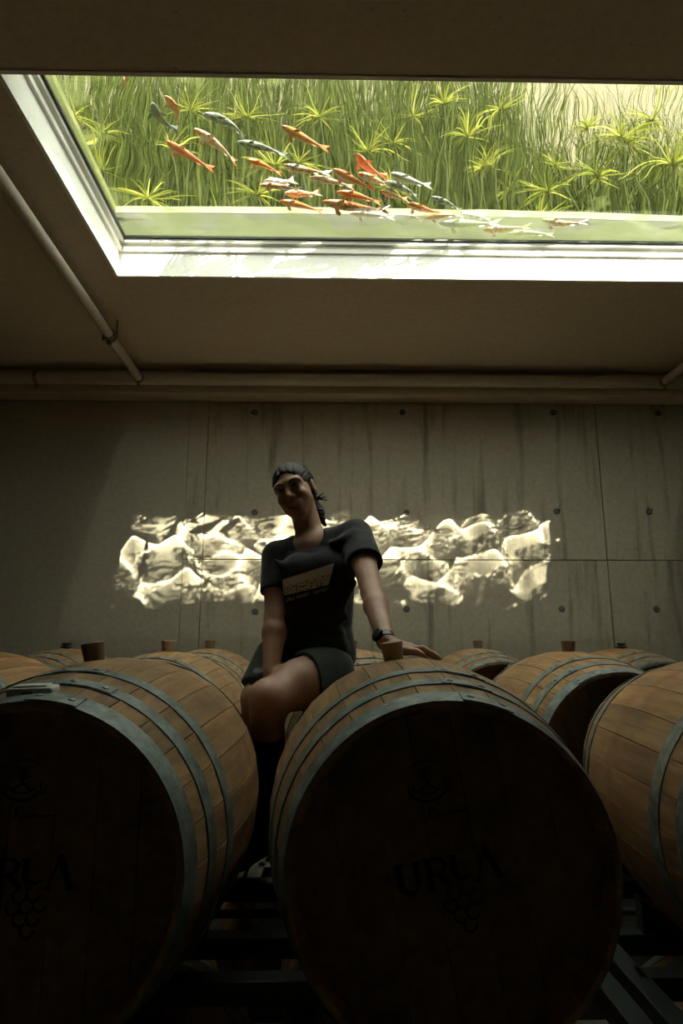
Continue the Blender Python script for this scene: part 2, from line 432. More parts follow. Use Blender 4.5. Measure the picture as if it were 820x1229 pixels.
for i, (px, py) in enumerate(spots):
    D = rng.uniform(3.46, 3.62); top = atD(px, py, D)
    where = 'by the algae-stained pool side' if px < 150 else 'behind the shoal of koi' if px < 480 else 'ahead of the leading koi' if px < 670 else 'against the bare beige wall'
    lab = ('tall' if py < 135 else 'middling' if py < 180 else 'low') + ' papyrus plant with ' + ('two leaf heads ' if i % 2 == 0 else 'one star-shaped leaf head ') + where
    root = empty('papyrus_plant', V((top[0], D, WL-0.02)), lab, 'plant', GP)
    lean = rng.uniform(-0.12, 0.12); h = top[2]-WL+0.02
    pts = [(lean*math.sin(k/5*math.pi)*0.4, 0.05*math.sin(k/5*math.pi), h*k/5) for k in range(6)]
    MB().tube(pts, [0.008, 0.008, 0.007, 0.006, 0.005, 0.005], 6).build('stem', M['stem'], root, True)
    u = inst('umbel', UMB[i % 4], root); u.location = (0, 0, h); u.rotation_euler = (rng.uniform(-.4, .4), rng.uniform(-.4, .4), rng.uniform(0, 6.28)); s_ = rng.uniform(0.85, 1.3); u.scale = (s_, s_, s_)
    if i % 2 == 0:
        l2 = rng.uniform(0.1, 0.2)*rng.choice((-1, 1)); h2 = h*rng.uniform(0.6, 0.85)
        MB().tube([(0, 0.02, 0), (l2*0.5, 0.04, h2*0.5), (l2, 0.05, h2)], [0.007, 0.006, 0.005], 6).build('stem', M['stem'], root, True)
        u = inst('umbel', UMB[(i+1) % 4], root); u.location = (l2, 0.05, h2); u.rotation_euler = (0.2, 0.1, i); s_ *= 0.8; u.scale = (s_, s_, s_)

# ------------------------------------------------------------------ koi
def koi_mat(name, base, patch, dark=None, amt=0.5):
    def f(t, b):
        n = NT(t); off = n.node('ShaderNodeCombineXYZ'); n.link(n.math('MULTIPLY', n.random(), 40.0), off.inputs[0])
        a = n.noise(n.coord('Object', (6, 9, 9), off.outputs[0]), 1.3, 2)
        col = n.mix(n.ramp(a, [(amt-0.03, g(0)), (amt+0.03, g(1))]), base, patch)
        if dark:
            c = n.noise(n.coord('Object', (14, 20, 20), off.outputs[0]), 1.4, 2)
            col = n.mix(n.ramp(c, [(0.56, g(0)), (0.60, g(1))]), col, dark)
        n.link(col, b.inputs['Base Color'])
    return mat(name, rough=0.3, build=f)
KM = {'orange': koi_mat('orange_koi', (0.756, 0.155, 0.011), (0.820, 0.257, 0.020)),
      'red': koi_mat('red_orange_koi', (0.702, 0.101, 0.014), (0.756, 0.189, 0.024)),
      'white': koi_mat('white_koi', (0.783, 0.783, 0.702), (0.621, 0.661, 0.608)),
      'orangewhite': koi_mat('orange_white_koi', (0.729, 0.702, 0.621), (0.810, 0.216, 0.016)),
      'calico': koi_mat('calico_koi', (0.702, 0.661, 0.567), (0.648, 0.243, 0.068), (0.068, 0.068, 0.068)),
      'black': koi_mat('black_orange_koi', (0.702, 0.216, 0.016), (0.621, 0.176, 0.016), (0.034, 0.034, 0.027), 0.5),
      'dark': koi_mat('slate_koi', (0.047, 0.081, 0.068), (0.121, 0.176, 0.149)),
      'teal': koi_mat('grey_green_koi', (0.074, 0.108, 0.092), (0.365, 0.405, 0.351))}
M['fish_eye'] = mat('fish_eye', (0.01, 0.01, 0.01), 0.2)
def koi_meshes(bend):
    """unit-length fish, nose at +x, swimming level; the spine bows sideways by `bend`"""
    def spine(t): return Vector((0.5-t, bend*(4*(t-0.45)**2-0.6)*0.5, 0))
    prof = [(0.0, 0.004, 0.004), (0.025, 0.03, 0.028), (0.08, 0.055, 0.055), (0.17, 0.075, 0.082), (0.28, 0.084, 0.098), (0.40, 0.080, 0.095), (0.52, 0.064, 0.078), (0.64, 0.045, 0.056), (0.74, 0.028, 0.038), (0.80, 0.018, 0.032), (0.83, 0.010, 0.034)]
    v = []; f = []; seg = 14
    for t, a, b in prof:
        a *= 1.0; b *= 1.08
        c = spine(t); dx = (spine(t+0.01)-spine(t-0.01)).normalized(); nx = Vector((-dx.y, dx.x, 0))
        for k in range(seg):
            an = 2*math.pi*k/seg; v.append(c + nx*a*math.cos(an) + Vector((0, 0, b*math.sin(an))))
    for i in range(len(prof)-1):
        for k in range(seg): f.append((i*seg+k, i*seg+(k+1) % seg, (i+1)*seg+(k+1) % seg, (i+1)*seg+k))
    f += [tuple(range(seg-1, -1, -1)), tuple((len(prof)-1)*seg+k for k in range(seg))]
    body = MB().add(v, f).mesh('koi_body', None, True)
    def sheet(name, pts3, th=0.004):
        n = len(pts3); q = [Vector(p) for p in pts3]; nr = (q[1]-q[0]).cross(q[2]-q[0]).normalized()*th
        return MB().add([p+nr for p in q]+[p-nr for p in q], [tuple(range(n)), tuple(range(2*n-1, n-1, -1))]+[(k, n+k, n+(k+1) % n, (k+1) % n) for k in range(n)]).mesh(name, None)
    s8, s9 = spine(0.80), spine(1.0)
    tail = sheet('tail_fin', [s8+Vector((0, 0, 0.03)), s9+Vector((-0.02, 0.012, 0.12)), s9+Vector((0.01, 0, 0.07)), s9+Vector((0.06, 0, 0.0)), s9+Vector((0.01, 0, -0.07)), s9+Vector((-0.02, -0.012, -0.11)), s8+Vector((0, 0, -0.03))])
    a, b2 = spine(0.30), spine(0.62)
    dors = sheet('dorsal_fin', [a+Vector((0, 0, 0.088)), spine(0.36)+Vector((0, 0, 0.155)), spine(0.50)+Vector((0, 0, 0.12)), b2+Vector((-0.02, 0, 0.085)), b2+Vector((0, 0, 0.05))])
    pec = []
    for s in (-1, 1):
        c = spine(0.20)
        pec.append(sheet('pectoral_fin', [c+Vector((0, s*0.06, -0.045)), c+Vector((-0.03, s*0.15, -0.085)), c+Vector((-0.10, s*0.18, -0.10)), c+Vector((-0.11, s*0.12, -0.085)), c+Vector((-0.05, s*0.06, -0.06))], 0.003))
    anal = sheet('anal_fin', [spine(0.60)+Vector((0, 0, -0.055)), spine(0.68)+Vector((0, 0, -0.11)), spine(0.74)+Vector((0, 0, -0.09)), spine(0.70)+Vector((0, 0, -0.04))])
    eyes = MB()
    for s in (-1, 1):
        eyes.lathe([(0.003, -0.012), (0.012, -0.006), (0.013, 0.002), (0.006, 0.008)], 8, Matrix.Translation(spine(0.075)+Vector((0, s*0.048, 0.018))) @ Matrix.Rotation(-s*math.pi/2, 4, 'X'))
    eye = eyes.mesh('eyes', None, True)
    return body, [tail, dors, anal]+pec, eye
KOI = {b: koi_meshes(b) for b in (-0.22, -0.08, 0.06, 0.2)}
LB = {'orange': 'orange koi', 'red': 'red-orange koi', 'white': 'white koi', 'orangewhite': 'white and orange koi', 'calico': 'calico koi with dark flecks', 'black': 'orange koi with black mottling', 'dark': 'dark slate koi', 'teal': 'grey-green koi with pale belly'}
cache = {}
def koi(h, t, col, z, bend, label, L=None):
    """head and tail pixels; the fish hangs in the water layer at height z above the camera"""
    a = atW(*h, z)
    # the tail lies on its own sight line, nearly level with the head, at a koi's length
    best = None
    for zz in np.linspace(PB+0.06, PB+0.36, 60):
        b = atW(*t, zz); l = np.linalg.norm(b-a)
        sc = abs(l-(L or 0.27)) + 0.5*abs(zz-z)
        if best is None or sc < best[0]: best = (sc, b, l)
    b, l = best[1], best[2]
    A, B = V(a), V(b); mid = (A+B)/2; dx = (A-B).normalized()
    root = empty('koi', mid, label, 'fish', 'koi swimming over the glass')
    yv = Vector((0, 0, 1)).cross(dx).normalized(); zv = dx.cross(yv)
    Mx = Matrix((dx, yv, zv)).transposed()
    root.rotation_euler = Mx.to_euler(); root.scale = (l, l, l)
    body, fins, eye = KOI[bend]
    for me in (body, *fins, eye):
        key = (me.name, col)
        if key not in cache:
            c = me.copy(); c.materials.clear(); c.materials.append(M['fish_eye'] if me is eye else KM[col]); cache[key] = c
        inst(me.name.split('.')[0], cache[key], root)
    return root
fish = [((182,124),(210,158),'dark',.2,'dark slate koi with curled tail at the far end of the shoal'),
 ((199,115),(216,148),'black',-.22,'small black and orange koi beside the dark slate koi'),
 ((199,169),(256,204),'red',.06,'red-orange koi alone below the dark slate koi'),
 ((233,154),(285,195),'orangewhite',-.08,'orange-headed grey koi between the red-orange and grey-green ones'),
 ((244,136),(298,165),'teal',-.22,'grey-green koi with arched back near the dark end of the shoal'),
 ((284,170),(345,186),'teal',-.08,'pale grey koi with forked tail behind the arched one'),
 ((338,151),(394,180),'orange',.06,'large bright orange koi above the rest of the shoal'),
 ((296,191),(338,208),'orange',-.08,'short orange koi under the pale grey forked-tail koi'),
 ((340,198),(397,209),'calico',.06,'white koi with flecks just ahead of the orange pair'),
 ((316,219),(354,217),'white',.06,'slim white koi over an orange-tailed one'),
 ((311,222),(360,227),'orangewhite',-.08,'orange-tailed white koi at the shoal lower edge'),
 ((342,232),(384,232),'orangewhite',.06,'white koi with orange nose below the orange-tailed one'),
 ((335,241),(388,254),'orange',-.08,'orange koi lowest at the shoal edge by the pale band'),
 ((387,242),(466,253),'black',.06,'long orange koi mottled black along its back'),
 ((420,256),(474,261),'white',-.08,'white koi under the long mottled orange one'),
 ((371,213),(425,224),'calico',-.08,'cream koi with brown flecks mid-shoal'),
 ((400,203),(448,227),'red',.06,'red-orange koi slanting through mid-shoal'),
 ((428,185),(462,214),'red',.2,'red-orange koi diving steeply at the top of mid-shoal'),
 ((404,230),(458,243),'black',-.08,'dark mottled koi above the long mottled orange one'),
 ((430,208),(468,222),'orangewhite',.06,'pale koi with orange touches behind the slanting red one'),
 ((469,208),(517,224),'white',.06,'white koi leading above the grey-green pair'),
 ((462,218),(503,236),'teal',-.08,'grey-green koi under the white leading one'),
 ((458,229),(489,240),'orangewhite',.06,'small white and orange koi below the grey-green one'),
 ((517,236),(554,252),'teal',-.08,'short grey-green koi apart above the pale band'),
 ((488,244),(529,256),'black',.06,'dull orange and dark koi over the pale band edge'),
 ((509,262),(555,257),'red',-.08,'brown-red koi crossing a white one at the pale band'),
 ((527,268),(601,268),'white',.06,'large white koi in front of the pale band'),
 ((548,257),(590,263),'white',-.08,'small white koi above the large white one'),
 ((579,276),(637,272),'calico',.06,'white koi with faint flecks next to the large white one'),
 ((608,281),(666,281),'white',-.08,'white koi lowest by the frame at the front of the shoal'),
 ((650,264),(705,268),'orangewhite',.2,'pale orange koi with curved tail alone ahead of the shoal'),
 ((490,259),(507,265),'white',-.08,'tiny white koi between the mottled and large white koi'),
 ((128,68),(155,97),'red',-.22,'red koi whose dark tail shows at the cross beam')]
for i, (h, t, c, bd, lab) in enumerate(fish):
    L = 0.12 if 'tiny' in lab else 0.2 if 'small' in lab or 'short' in lab else 0.26
    koi(h, t, c, PB+0.24 if i < 5 else PB+0.09+0.14*((i*7) % 10)/10, bd, lab, L)
# ------------------------------------------------------------------ oak barrels
BL, RB, RE, NST = 0.95, 0.348, 0.286, 28          # length, bilge radius, end radius, staves
def brad(t): return RB - (RB-RE) * abs(t/(BL/2))**1.9
def stave_mesh():
    ts = [-BL/2 + BL*i/16 for i in range(17)]; ts = sorted(ts + [-BL/2+0.032, BL/2-0.032]); ns = len(ts)-1
    ha = math.pi/NST
    v = []; f = []
    for t in ts:
        r = brad(t); q = 0.0011/r; e = abs(t) > BL/2-1e-6
        ro = r - (0.002 if e else 0); ri = r - (0.0105 if e else 0.027)
        # outer arc (4 points, edges eased), inner two points
        for a, rr in ((-ha+0.0006/r, ri), (-ha+0.0006/r, ro-0.0008), (-ha+0.0025/r, ro), (ha-0.0025/r, ro), (ha-0.0006/r, ro-0.0008), (ha-0.0006/r, ri)):
            v.append((rr*math.sin(a), t, rr*math.cos(a)))
    for i in range(ns):
        for k in range(6):
            a, b = i*6+k, i*6+(k+1) % 6
            f.append((a, b, b+6, a+6))
    f.append(tuple(range(5, -1, -1))); f.append(tuple(ns*6+k for k in range(6)))
    mb = MB(); mb.add(v, f); me = mb.mesh('stave', M['stave'])
    auto_smooth(me, 28); return me
STAVE = stave_mesh()
HR = RE - 0.0175; HREC = 0.036
def head_boards():
    edges = [-HR, -0.185, -0.105, -0.028, 0.05, 0.122, 0.196, HR]; out = []
    for i in range(7):
        a, b = edges[i]+0.0006, edges[i+1]-0.0006
        xs = [a + (b-a)*k/6 for k in range(7)]
        top = [(x, math.sqrt(max(HR*HR-x*x, 1e-6))) for x in xs]
        loop = top + [(x, -z) for x, z in reversed(top)]
        n = len(loop); d = 0.02
        v = [(x, 0, z) for x, z in loop] + [(x, d, z) for x, z in loop]
        f = [tuple(range(n-1, -1, -1)), tuple(range(n, 2*n))] + [(k, (k+1) % n, n+(k+1) % n, n+k) for k in range(n)]
        m = MB().add(v, f).mesh('head_board', M['head'])
        out.append(m)
    return out
HEADB = head_boards()
def hoop_mesh(t0, t1, thick=0.0018, rivets=True, seg=72):
    v = []; f = []
    for i, (t, o) in enumerate(((t0, -0.001), (t0, thick), (t1, thick), (t1, -0.001))):
        r = brad(t) + o
        if abs(t) > BL/2-0.002: r = brad(t) + (0.0005 if o > 0 else -0.004)
        for k in range(seg):
            a = 2*math.pi*k/seg; v.append((r*math.sin(a), t, r*math.cos(a)))
    for i in range(3):
        for k in range(seg):
            f.append((i*seg+k, i*seg+(k+1) % seg, (i+1)*seg+(k+1) % seg, (i+1)*seg+k))
    mb = MB().add(v, f)
    if rivets:
        mid = (t0+t1)/2
        for da in (-0.10, 0.10):                           # two rivets on the lap joint
            r = brad(mid)+thick
            n = Vector((math.sin(da), 0, math.cos(da)))
            Mx = Matrix.Translation(n*r + Vector((0, mid, 0))) @ n.to_track_quat('Z', 'Y').to_matrix().to_4x4()
            mb.lathe([(0.0075, -0.001), (0.0072, 0.002), (0.004, 0.0042), (0.001, 0.0048)], 10, Mx)
        # end of the lapped strip
        vv = []
        for t in (t0+0.002, t1-0.002):
            for a in np.linspace(-0.16, 0.16, 7):
                r = brad(t)+thick+0.0016; vv.append((r*math.sin(a), t, r*math.cos(a)))
        ff = [(k, k+1, k+8, k+7) for k in range(6)]
        lo = [(x*(1-0.002/0.3), y, z*(1-0.002/0.3)) for x, y, z in vv]
        ff += [(14+0, 0, 7, 14+7), (6, 14+6, 14+13, 13)] + [(14+k, 14+k+1, k+1, k) for k in range(6)] + [(7+k, 8+k, 22+k, 21+k) for k in range(6)]
        mb.add(vv+lo, ff)
    me = mb.mesh('hoop', M['hoop']); auto_smooth(me, 40); return me
E2 = BL/2
HOOPT = [(-E2, -E2+0.047), (-E2+0.098, -E2+0.136), (-E2+0.200, -E2+0.238), (E2-0.238, E2-0.200), (E2-0.136, E2-0.098), (E2-0.047, E2)]
HOOPS = [hoop_mesh(*t) for t in HOOPT]
def disc_mesh():
    n = 40; v = [(HR*math.sin(2*math.pi*k/n), 0, HR*math.cos(2*math.pi*k/n)) for k in range(n)]
    return MB().add(v + [(x, -0.02, z) for x, y, z in v], [tuple(range(n)), tuple(range(2*n-1, n-1, -1))] + [(k, n+k, n+(k+1) % n, (k+1) % n) for k in range(n)]).mesh('rear_head', M['head'])
REARH = disc_mesh()
def bung_mesh(kind):
    m = M[{'tan': 'bung_tan', 'brown': 'bung_brown', 'dark': 'bung_dark'}[kind]]
    if kind == 'dark': prof = [(0.016, -0.02), (0.018, 0.006), (0.033, 0.009), (0.034, 0.014), (0.020, 0.017), (0.018, 0.024), (0.027, 0.026), (0.027, 0.032), (0.01, 0.034)]
    else: prof = [(0.022, -0.02), (0.0245, 0.004), (0.0285, 0.042), (0.0285, 0.045), (0.026, 0.0475), (0.012, 0.0475), (0.010, 0.044)]
    me = MB().lathe(prof, 24).mesh('bung', m); auto_smooth(me, 40); return me
BUNG = {k: bung_mesh(k) for k in ('tan', 'brown', 'dark')}

# brand on the barrel heads: flat strokes burned into the wood, drawn in head coordinates (metres)
def ribbon(mb, pts, wd, y=-0.0007):
    pts = [Vector((p[0], 0, p[1])) for p in pts]
    if not hasattr(wd, '__len__'): wd = [wd]*len(pts)
    L = []; R = []
    for i, p in enumerate(pts):
        d = (pts[min(i+1, len(pts)-1)] - pts[max(i-1, 0)]).normalized(); nrm = Vector((-d.z, 0, d.x))
        L.append(p + nrm*wd[i]/2); R.append(p - nrm*wd[i]/2)
    n = len(pts)
    v = [(q.x, y, q.z) for q in L] + [(q.x, y, q.z) for q in R] + [(q.x, 0.001, q.z) for q in L] + [(q.x, 0.001, q.z) for q in R]
    f = []
    for i in range(n-1):
        f += [(i, i+1, n+i+1, n+i), (i, 2*n+i, 2*n+i+1, i+1), (n+i, n+i+1, 3*n+i+1, 3*n+i)]
    f += [(0, n, 3*n, 2*n), (n-1, 3*n-1, 4*n-1, 2*n-1)]
    mb.add(v, f)
def arc(cx, cz, r, a0, a1, n=14, rz=None):
    rz = rz or r
    return [(cx + r*math.cos(math.radians(a0+(a1-a0)*k/n)), cz + rz*math.sin(math.radians(a0+(a1-a0)*k/n))) for k in range(n+1)]
def brand_meshes():
    s = 0.001
    P = lambda l: [(x*s, z*s) for x, z in l]
    m = MB()
    # U
    ribbon(m, P([(-88, 22), (-88, -10), (-85, -18), (-78, -24), (-68, -25), (-60, -20), (-57, -10)]), [.012, .012, .011, .009, .006, .0045, .004])
    ribbon(m, P([(-57, -12), (-57, 22)]), 0.009); ribbon(m, P([(-96, 21.5), (-79, 21.5)]), 0.0035); ribbon(m, P([(-64, 21.5), (-49, 21.5)]), 0.0035)
    # R
    ribbon(m, P([(-36, 23), (-36, -25)]), 0.011); ribbon(m, P([(-44, 22), (-28, 23), (-14, 21), (-7, 13), (-9, 4), (-18, -2), (-30, -3)]), [.003, .004, .006, .010, .009, .005, .003])
    ribbon(m, P([(-24, -3), (-12, -12), (0, -24)]), [.006, .010, .007]); ribbon(m, P([(-44, -24.5), (-28, -24.5)]), 0.0035)
    # L
    ribbon(m, P([(8, 22), (8, -6), (11, -13), (18, -16), (28, -16), (36, -11)]), [.011, .011, .010, .007, .0045, .003])
    ribbon(m, P([(0, 21.5), (16, 21.5)]), 0.0035)
    # A without a bar
    ribbon(m, P([(46, -25), (66, 28)]), 0.004); ribbon(m, P([(65, 28), (86, -25)]), 0.011)
    ribbon(m, P([(40, -24.5), (52, -24.5)]), 0.0035); ribbon(m, P([(78, -24.5), (95, -24.5)]), 0.0035)
    letters = m.mesh('brand_lettering', M['char'])
    m = MB()
    # bunch of grapes, outlines
    for cx, cz in ((0, -36), (24, -33), (-9, -54), (14, -52), (36, -49), (4, -72), (26, -70), (18, -89)):
        a0 = rng.uniform(60, 140)
        ribbon(m, [(x*s, z*s) for x, z in arc(cx, cz, 11, a0, a0+250, 12)], 0.0038)
    ribbon(m, P([(12, -20), (10, -27)]), 0.004)
    grapes = m.mesh('grape_emblem', M['char'])
    m = MB()
    # small crest: banner, pediment and a little tree
    ribbon(m, [(x*s, z*s) for x, z in arc(-12, 142, 34, 205, 335, 14, 26)], 0.004)
    ribbon(m, [(x*s, z*s) for x, z in arc(-12, 150, 28, 215, 325, 12, 22)], 0.003)
    for a in (-46, 22): ribbon(m, P([(a, 128), (a-2, 146), (a+8, 142), (a+6, 130), (a, 128)]), 0.003)
    ribbon(m, P([(-30, 132), (-12, 145), (6, 132)]), 0.004)
    ribbon(m, P([(-12, 145), (-12, 172)]), 0.0035)
    for z in (152, 160, 168): ribbon(m, P([(-24, z+5), (-12, z-3), (0, z+5)]), 0.0035)
    ribbon(m, [(x*s, z*s) for x, z in arc(-12, 160, 33, 40, 140, 10, 24)], 0.0022)
    crest = m.mesh('crest_emblem', M['char'])
    m = MB()
    # a line of handwriting
    ribbon(m, P([(-22, 86), (-16, 106), (-8, 104), (-10, 98), (-18, 95), (-8, 86)]), 0.0022)
    wr = [(-6 + i*2.2, 91 + 4*math.sin(i*1.9) * (1 - i/34)) for i in range(27)]
    ribbon(m, P(wr), 0.002)
    script = m.mesh('handwritten_mark', M['char'])
    return letters, grapes, crest, script
BRAND = brand_meshes()

AX = -0.39                      # barrel axis below the camera
def barrel(x, dfront, z, roll, bung, label, group, brand=False, bung_roll=None, brand_roll=None, yaw=0.0):
    root = empty('oak_barrel', V((x, dfront+BL/2, z)), label, 'barrel', group)
    root.rotation_euler = (0, 0, math.radians(yaw))
    r0 = rng.uniform(0, 360/NST)
    for k in range(NST):
        o = inst('stave', STAVE, root); o.rotation_euler = (0, math.radians(r0 + k*360/NST), 0)
    br = math.radians(roll if brand_roll is None else brand_roll)
    for me in HEADB:
        o = inst('head_board', me, root); o.location = (0, -E2+HREC, 0); o.rotation_euler = (0, -br, 0)
    o = inst('rear_head', REARH, root); o.location = (0, E2-HREC, 0)
    ha = rng.uniform(-25, 25)
    for i, me in enumerate(HOOPS):
        o = inst('hoop', me, root); o.rotation_euler = (0, math.radians(ha - roll + rng.uniform(-7, 7)), 0)
    if bung:
        a = -math.radians(roll if bung_roll is None else bung_roll)
        o = inst('bung', BUNG[bung], root); o.location = ((RB-0.004)*math.sin(a), 0, (RB-0.004)*math.cos(a)); o.rotation_euler = (0, a, 0)
        o['label'] = {'tan': 'tan stopper', 'brown': 'brown tapered stopper', 'dark': 'black airlock stopper'}[bung]
    if brand:
        for me in BRAND:
            o = inst(me.name, me, root); o.location = (0, -E2+HREC-0.0002, 0); o.rotation_euler = (0, -br, 0)
    return root
R1, R2, R3 = 1.16, 2.19, 3.22
GR = {1: 'upper front row of barrels', 2: 'upper second row of barrels', 3: 'upper row of barrels by the wall', 4: 'lower tier of barrels'}
barrel(-0.527, R1, AX, 4, 'brown', 'oak barrel with URLA head and a white plastic box on its rim', GR[1], True, 10, 0)
barrel(0.21, R1, AX, 9.5, 'tan', 'oak barrel with URLA head that the seated woman leans her hand on', GR[1], True, 8)
barrel(1.045, R1+0.01, AX, -12, 'tan', 'front oak barrel on the far side of the hand-topped URLA barrel from the boxed one', GR[1], yaw=-7)
barrel(-1.42, R2, AX, 5, 'tan', 'second-row oak barrel furthest out behind the one with the white box', GR[2])
barrel(-0.66, R2, AX, 0, 'tan', 'second-row oak barrel with tan stopper behind the white-box barrel', GR[2])
barrel(0.15, R2, AX, 4, None, 'second-row oak barrel directly behind the seated woman', GR[2])
barrel(0.99, R2, AX, 0, 'brown', 'second-row oak barrel with brown stopper and shaded open head rim', GR[2])
barrel(-1.49, R3, AX, 0, 'dark', 'oak barrel by plaster wall with black stopper', GR[3])
barrel(-0.68, R3, AX, 0, 'brown', 'oak barrel by the wall with sunlit head beside the woman', GR[3])
barrel(0.13, R3, AX, 0, 'brown', 'oak barrel by the wall hidden behind the seated woman', GR[3])
barrel(0.85, R3, AX, 0, 'brown', 'oak barrel by the concrete wall with bright sun patch on its head', GR[3])
barrel(1.68, R3, AX, 0, 'dark', 'oak barrel by concrete wall with black stopper and dark head', GR[3])
TZ = -0.80
barrel(-0.50, R1+0.02, AX+TZ, 20, None, 'lower oak barrel under the barrel with the white box', GR[4])
barrel(0.235, R1+0.02, AX+TZ, 70, None, 'lower oak barrel under the barrel with the hand on it', GR[4])
barrel(1.12, R1+0.02, AX+TZ, -40, None, 'lower front oak barrel standing beyond the hand-topped barrel', GR[4])
barrel(-0.62, R2+0.02, AX+TZ, 40, None, 'lower second-row oak barrel seen through the rack below the foot', GR[4])
barrel(0.17, R2+0.02, AX+TZ, 10, None, 'lower second-row oak barrel under where the woman sits', GR[4])

# white box lying on the rim of the left barrel
p = atD(45, 822, 1.23)
lg = empty('data_logger', V((p[0], 1.215, -0.39+0.291)), 'small white plastic box lying on a barrel rim', 'box')
lg.rotation_euler = (math.radians(6), math.radians(-12+10), 0)
b = MB().box((-0.042, -0.018, 0.0), (0.042, 0.022, 0.017), 0.005).mesh('case', M['plastic_white']); auto_smooth(b, 50); inst('case', b, lg)
b = MB().box((-0.032, -0.012, 0.0155), (0.030, 0.016, 0.0205), 0.003).mesh('lid', M['plastic_white']); auto_smooth(b, 50); inst('lid', b, lg)
MB().box((-0.012, -0.0188, 0.005), (0.010, -0.0175, 0.0105)).build('printed_mark', M['print_grey'], lg)
MB().lathe([(0.0022, 0), (0.0022, 0.001)], 10, Matrix.Translation((0.018, -0.0178, 0.008)) @ Matrix.Rotation(math.pi/2, 4, 'X')).build('button', M['print_grey'], lg)

# ------------------------------------------------------------------ steel barrel racks
def rack(x0, x1, d0, ztop, label, xs, group):
    """frame under a pair of barrels: cross bars, long rails and cradle blocks; ztop = level of the bar tops"""
    root = empty('barrel_rack', V(((x0+x1)/2, d0+BL/2, ztop)), label, 'rack', group)
    L = (x1-x0)/2
    def bar(name, a, b, bev=0.003): me = MB().box(a, b, bev).mesh(name, M['rack']); return inst(name, me, root)
    for dy, hh, ww, up in ((-0.32, 0.05, 0.05, 0), (-0.02, 0.05, 0.05, 0), (0.19, 0.05, 0.05, 0), (0.33, 0.014, 0.03, 0), (0.43, 0.05, 0.05, 0.045)):
        bar('cross_bar', (-L, dy-ww/2, up-hh), (L, dy+ww/2, up))
    for sx in (-1, 1):
        bar('side_rail', (sx*L-0.025, -0.45, -0.055), (sx*L+0.025, 0.46, 0.0))
    for bx in xs:
        for sx in (-1, 1):
            for dy in (-0.32, 0.19):
                cx = bx-(x0+x1)/2 + sx*0.165
                mb = MB(); h0, h1 = (0.012, 0.085)
                mb.add([(cx-sx*0.05, dy-0.02, -0.002), (cx+sx*0.05, dy-0.02, -0.002), (cx+sx*0.05, dy-0.02, h1), (cx-sx*0.05, dy-0.02, h0),
                        (cx-sx*0.05, dy+0.02, -0.002), (cx+sx*0.05, dy+0.02, -0.002), (cx+sx*0.05, dy+0.02, h1), (cx-sx*0.05, dy+0.02, h0)],
                       [(0,1,2,3),(7,6,5,4),(0,4,5,1),(1,5,6,2),(2,6,7,3),(3,7,4,0)])
                mb.build('cradle_block', M['rack'], root)
    return root
GK = 'steel racks between the tiers of barrels'
zt = AX - RB - 0.004
rack(-0.95, 0.62, R1, zt, 'dark steel rack under the two URLA barrels, below the foot', (-0.527, 0.21), GK)
rack(0.70, 2.2, R1, zt, 'dark steel rack under the front barrel with unseen head', (1.03,), GK)
rack(-1.85, -0.30, R2, zt, 'dark steel rack under second-row barrels behind the white-box barrel', (-1.42, -0.66), GK)
rack(-0.24, 1.42, R2, zt, 'dark steel rack under second-row barrels behind the woman', (0.15, 0.99), GK)
zf = AX + TZ - RB - 0.004
rack(-0.95, 0.62, R1+.02, zf, 'dark steel floor rack under the lowest front barrels', (-0.50, 0.235), 'floor racks')
rack(0.70, 2.2, R1+.02, zf, 'dark steel floor rack under the lowest barrel beyond the pair', (1.12,), 'floor racks')
rack(-1.1, 0.62, R2+.02, zf, 'dark steel floor rack under the lowest second-row barrels', (-0.62, 0.17), 'floor racks')
# racks under the wall row, standing on a plinth
wbox('concrete_plinth', (-2.0, R3+0.06, Z0), (2.2, R3+0.90, zt-0.06), M['plug']); o = bpy.data.objects['concrete_plinth']; struct(o)
rack(-1.95, -0.25, R3, zt, 'dark steel rack under the barrels by the plaster wall', (-1.49, -0.68), 'wall racks')
rack(-0.2, 2.12, R3, zt, 'dark steel rack under barrels by the concrete wall', (0.13, 0.85, 1.68), 'wall racks')
# ------------------------------------------------------------------ pipes under the ceiling
def pipe_obj(name, a, b, r, label, clamps, grp='painted ceiling pipes'):
    a, b = V(a), V(b); root = empty(name, a, label, 'pipe', grp)
    me = MB().tube([Vector((0, 0, 0)), b-a], r, 20).mesh('pipe_run', M['pipe']); auto_smooth(me, 40); inst('pipe_run', me, root)
    d = (b-a).normalized()
    for t, hang in clamps:
        c = (b-a)*t
        me = MB().tube([c-d*0.012, c+d*0.012], r+0.006, 18).tube([c+Vector((0, 0, -r-0.004)), c+Vector((0, 0, -r-0.034))], [0.011, 0.008], 8).mesh('clamp', M['clamp'])
        if hang:
            mb = MB().tube([c-d*0.03, c-d*0.008], r+0.008, 18).tube([c+d*0.008, c+d*0.03], r+0.008, 18)
            side = d.cross(Vector((0, 0, 1)))
            mb.box(tuple(c+Vector((-0.012, -0.012, -r-0.03))), tuple(c+Vector((0.012, 0.012, -r))))
            mb.tube([c+side*(r+.01)+Vector((0, 0, -0.015)), c+side*(r+.01)+Vector((0, 0, (CZ+CAMZ)-(a+c).z+0.004))], 0.006, 8)
            mb.tube([c-side*(r+.01)+Vector((0, 0, -0.03)), c-side*(r+.01)+Vector((0, 0, 0.035))], 0.008, 8)
            me = mb.mesh('clamp', M['clamp'])
        auto_smooth(me, 40); inst('clamp', me, root)
    return root
ZP = 1.825
xa = atZ(0, 188, ZP)[0]; xb = atZ(170, 458, ZP)[0]
pa = atZ(133, 403, ZP)
pipe_obj('ceiling_pipe', (xa+0.01, -2.5, ZP), (xb, 4.27, ZP), 0.0285, 'pale painted pipe running beside the skylight to the wall beam', [((pa[1]+2.5)/6.77, True), (0.994, False)])
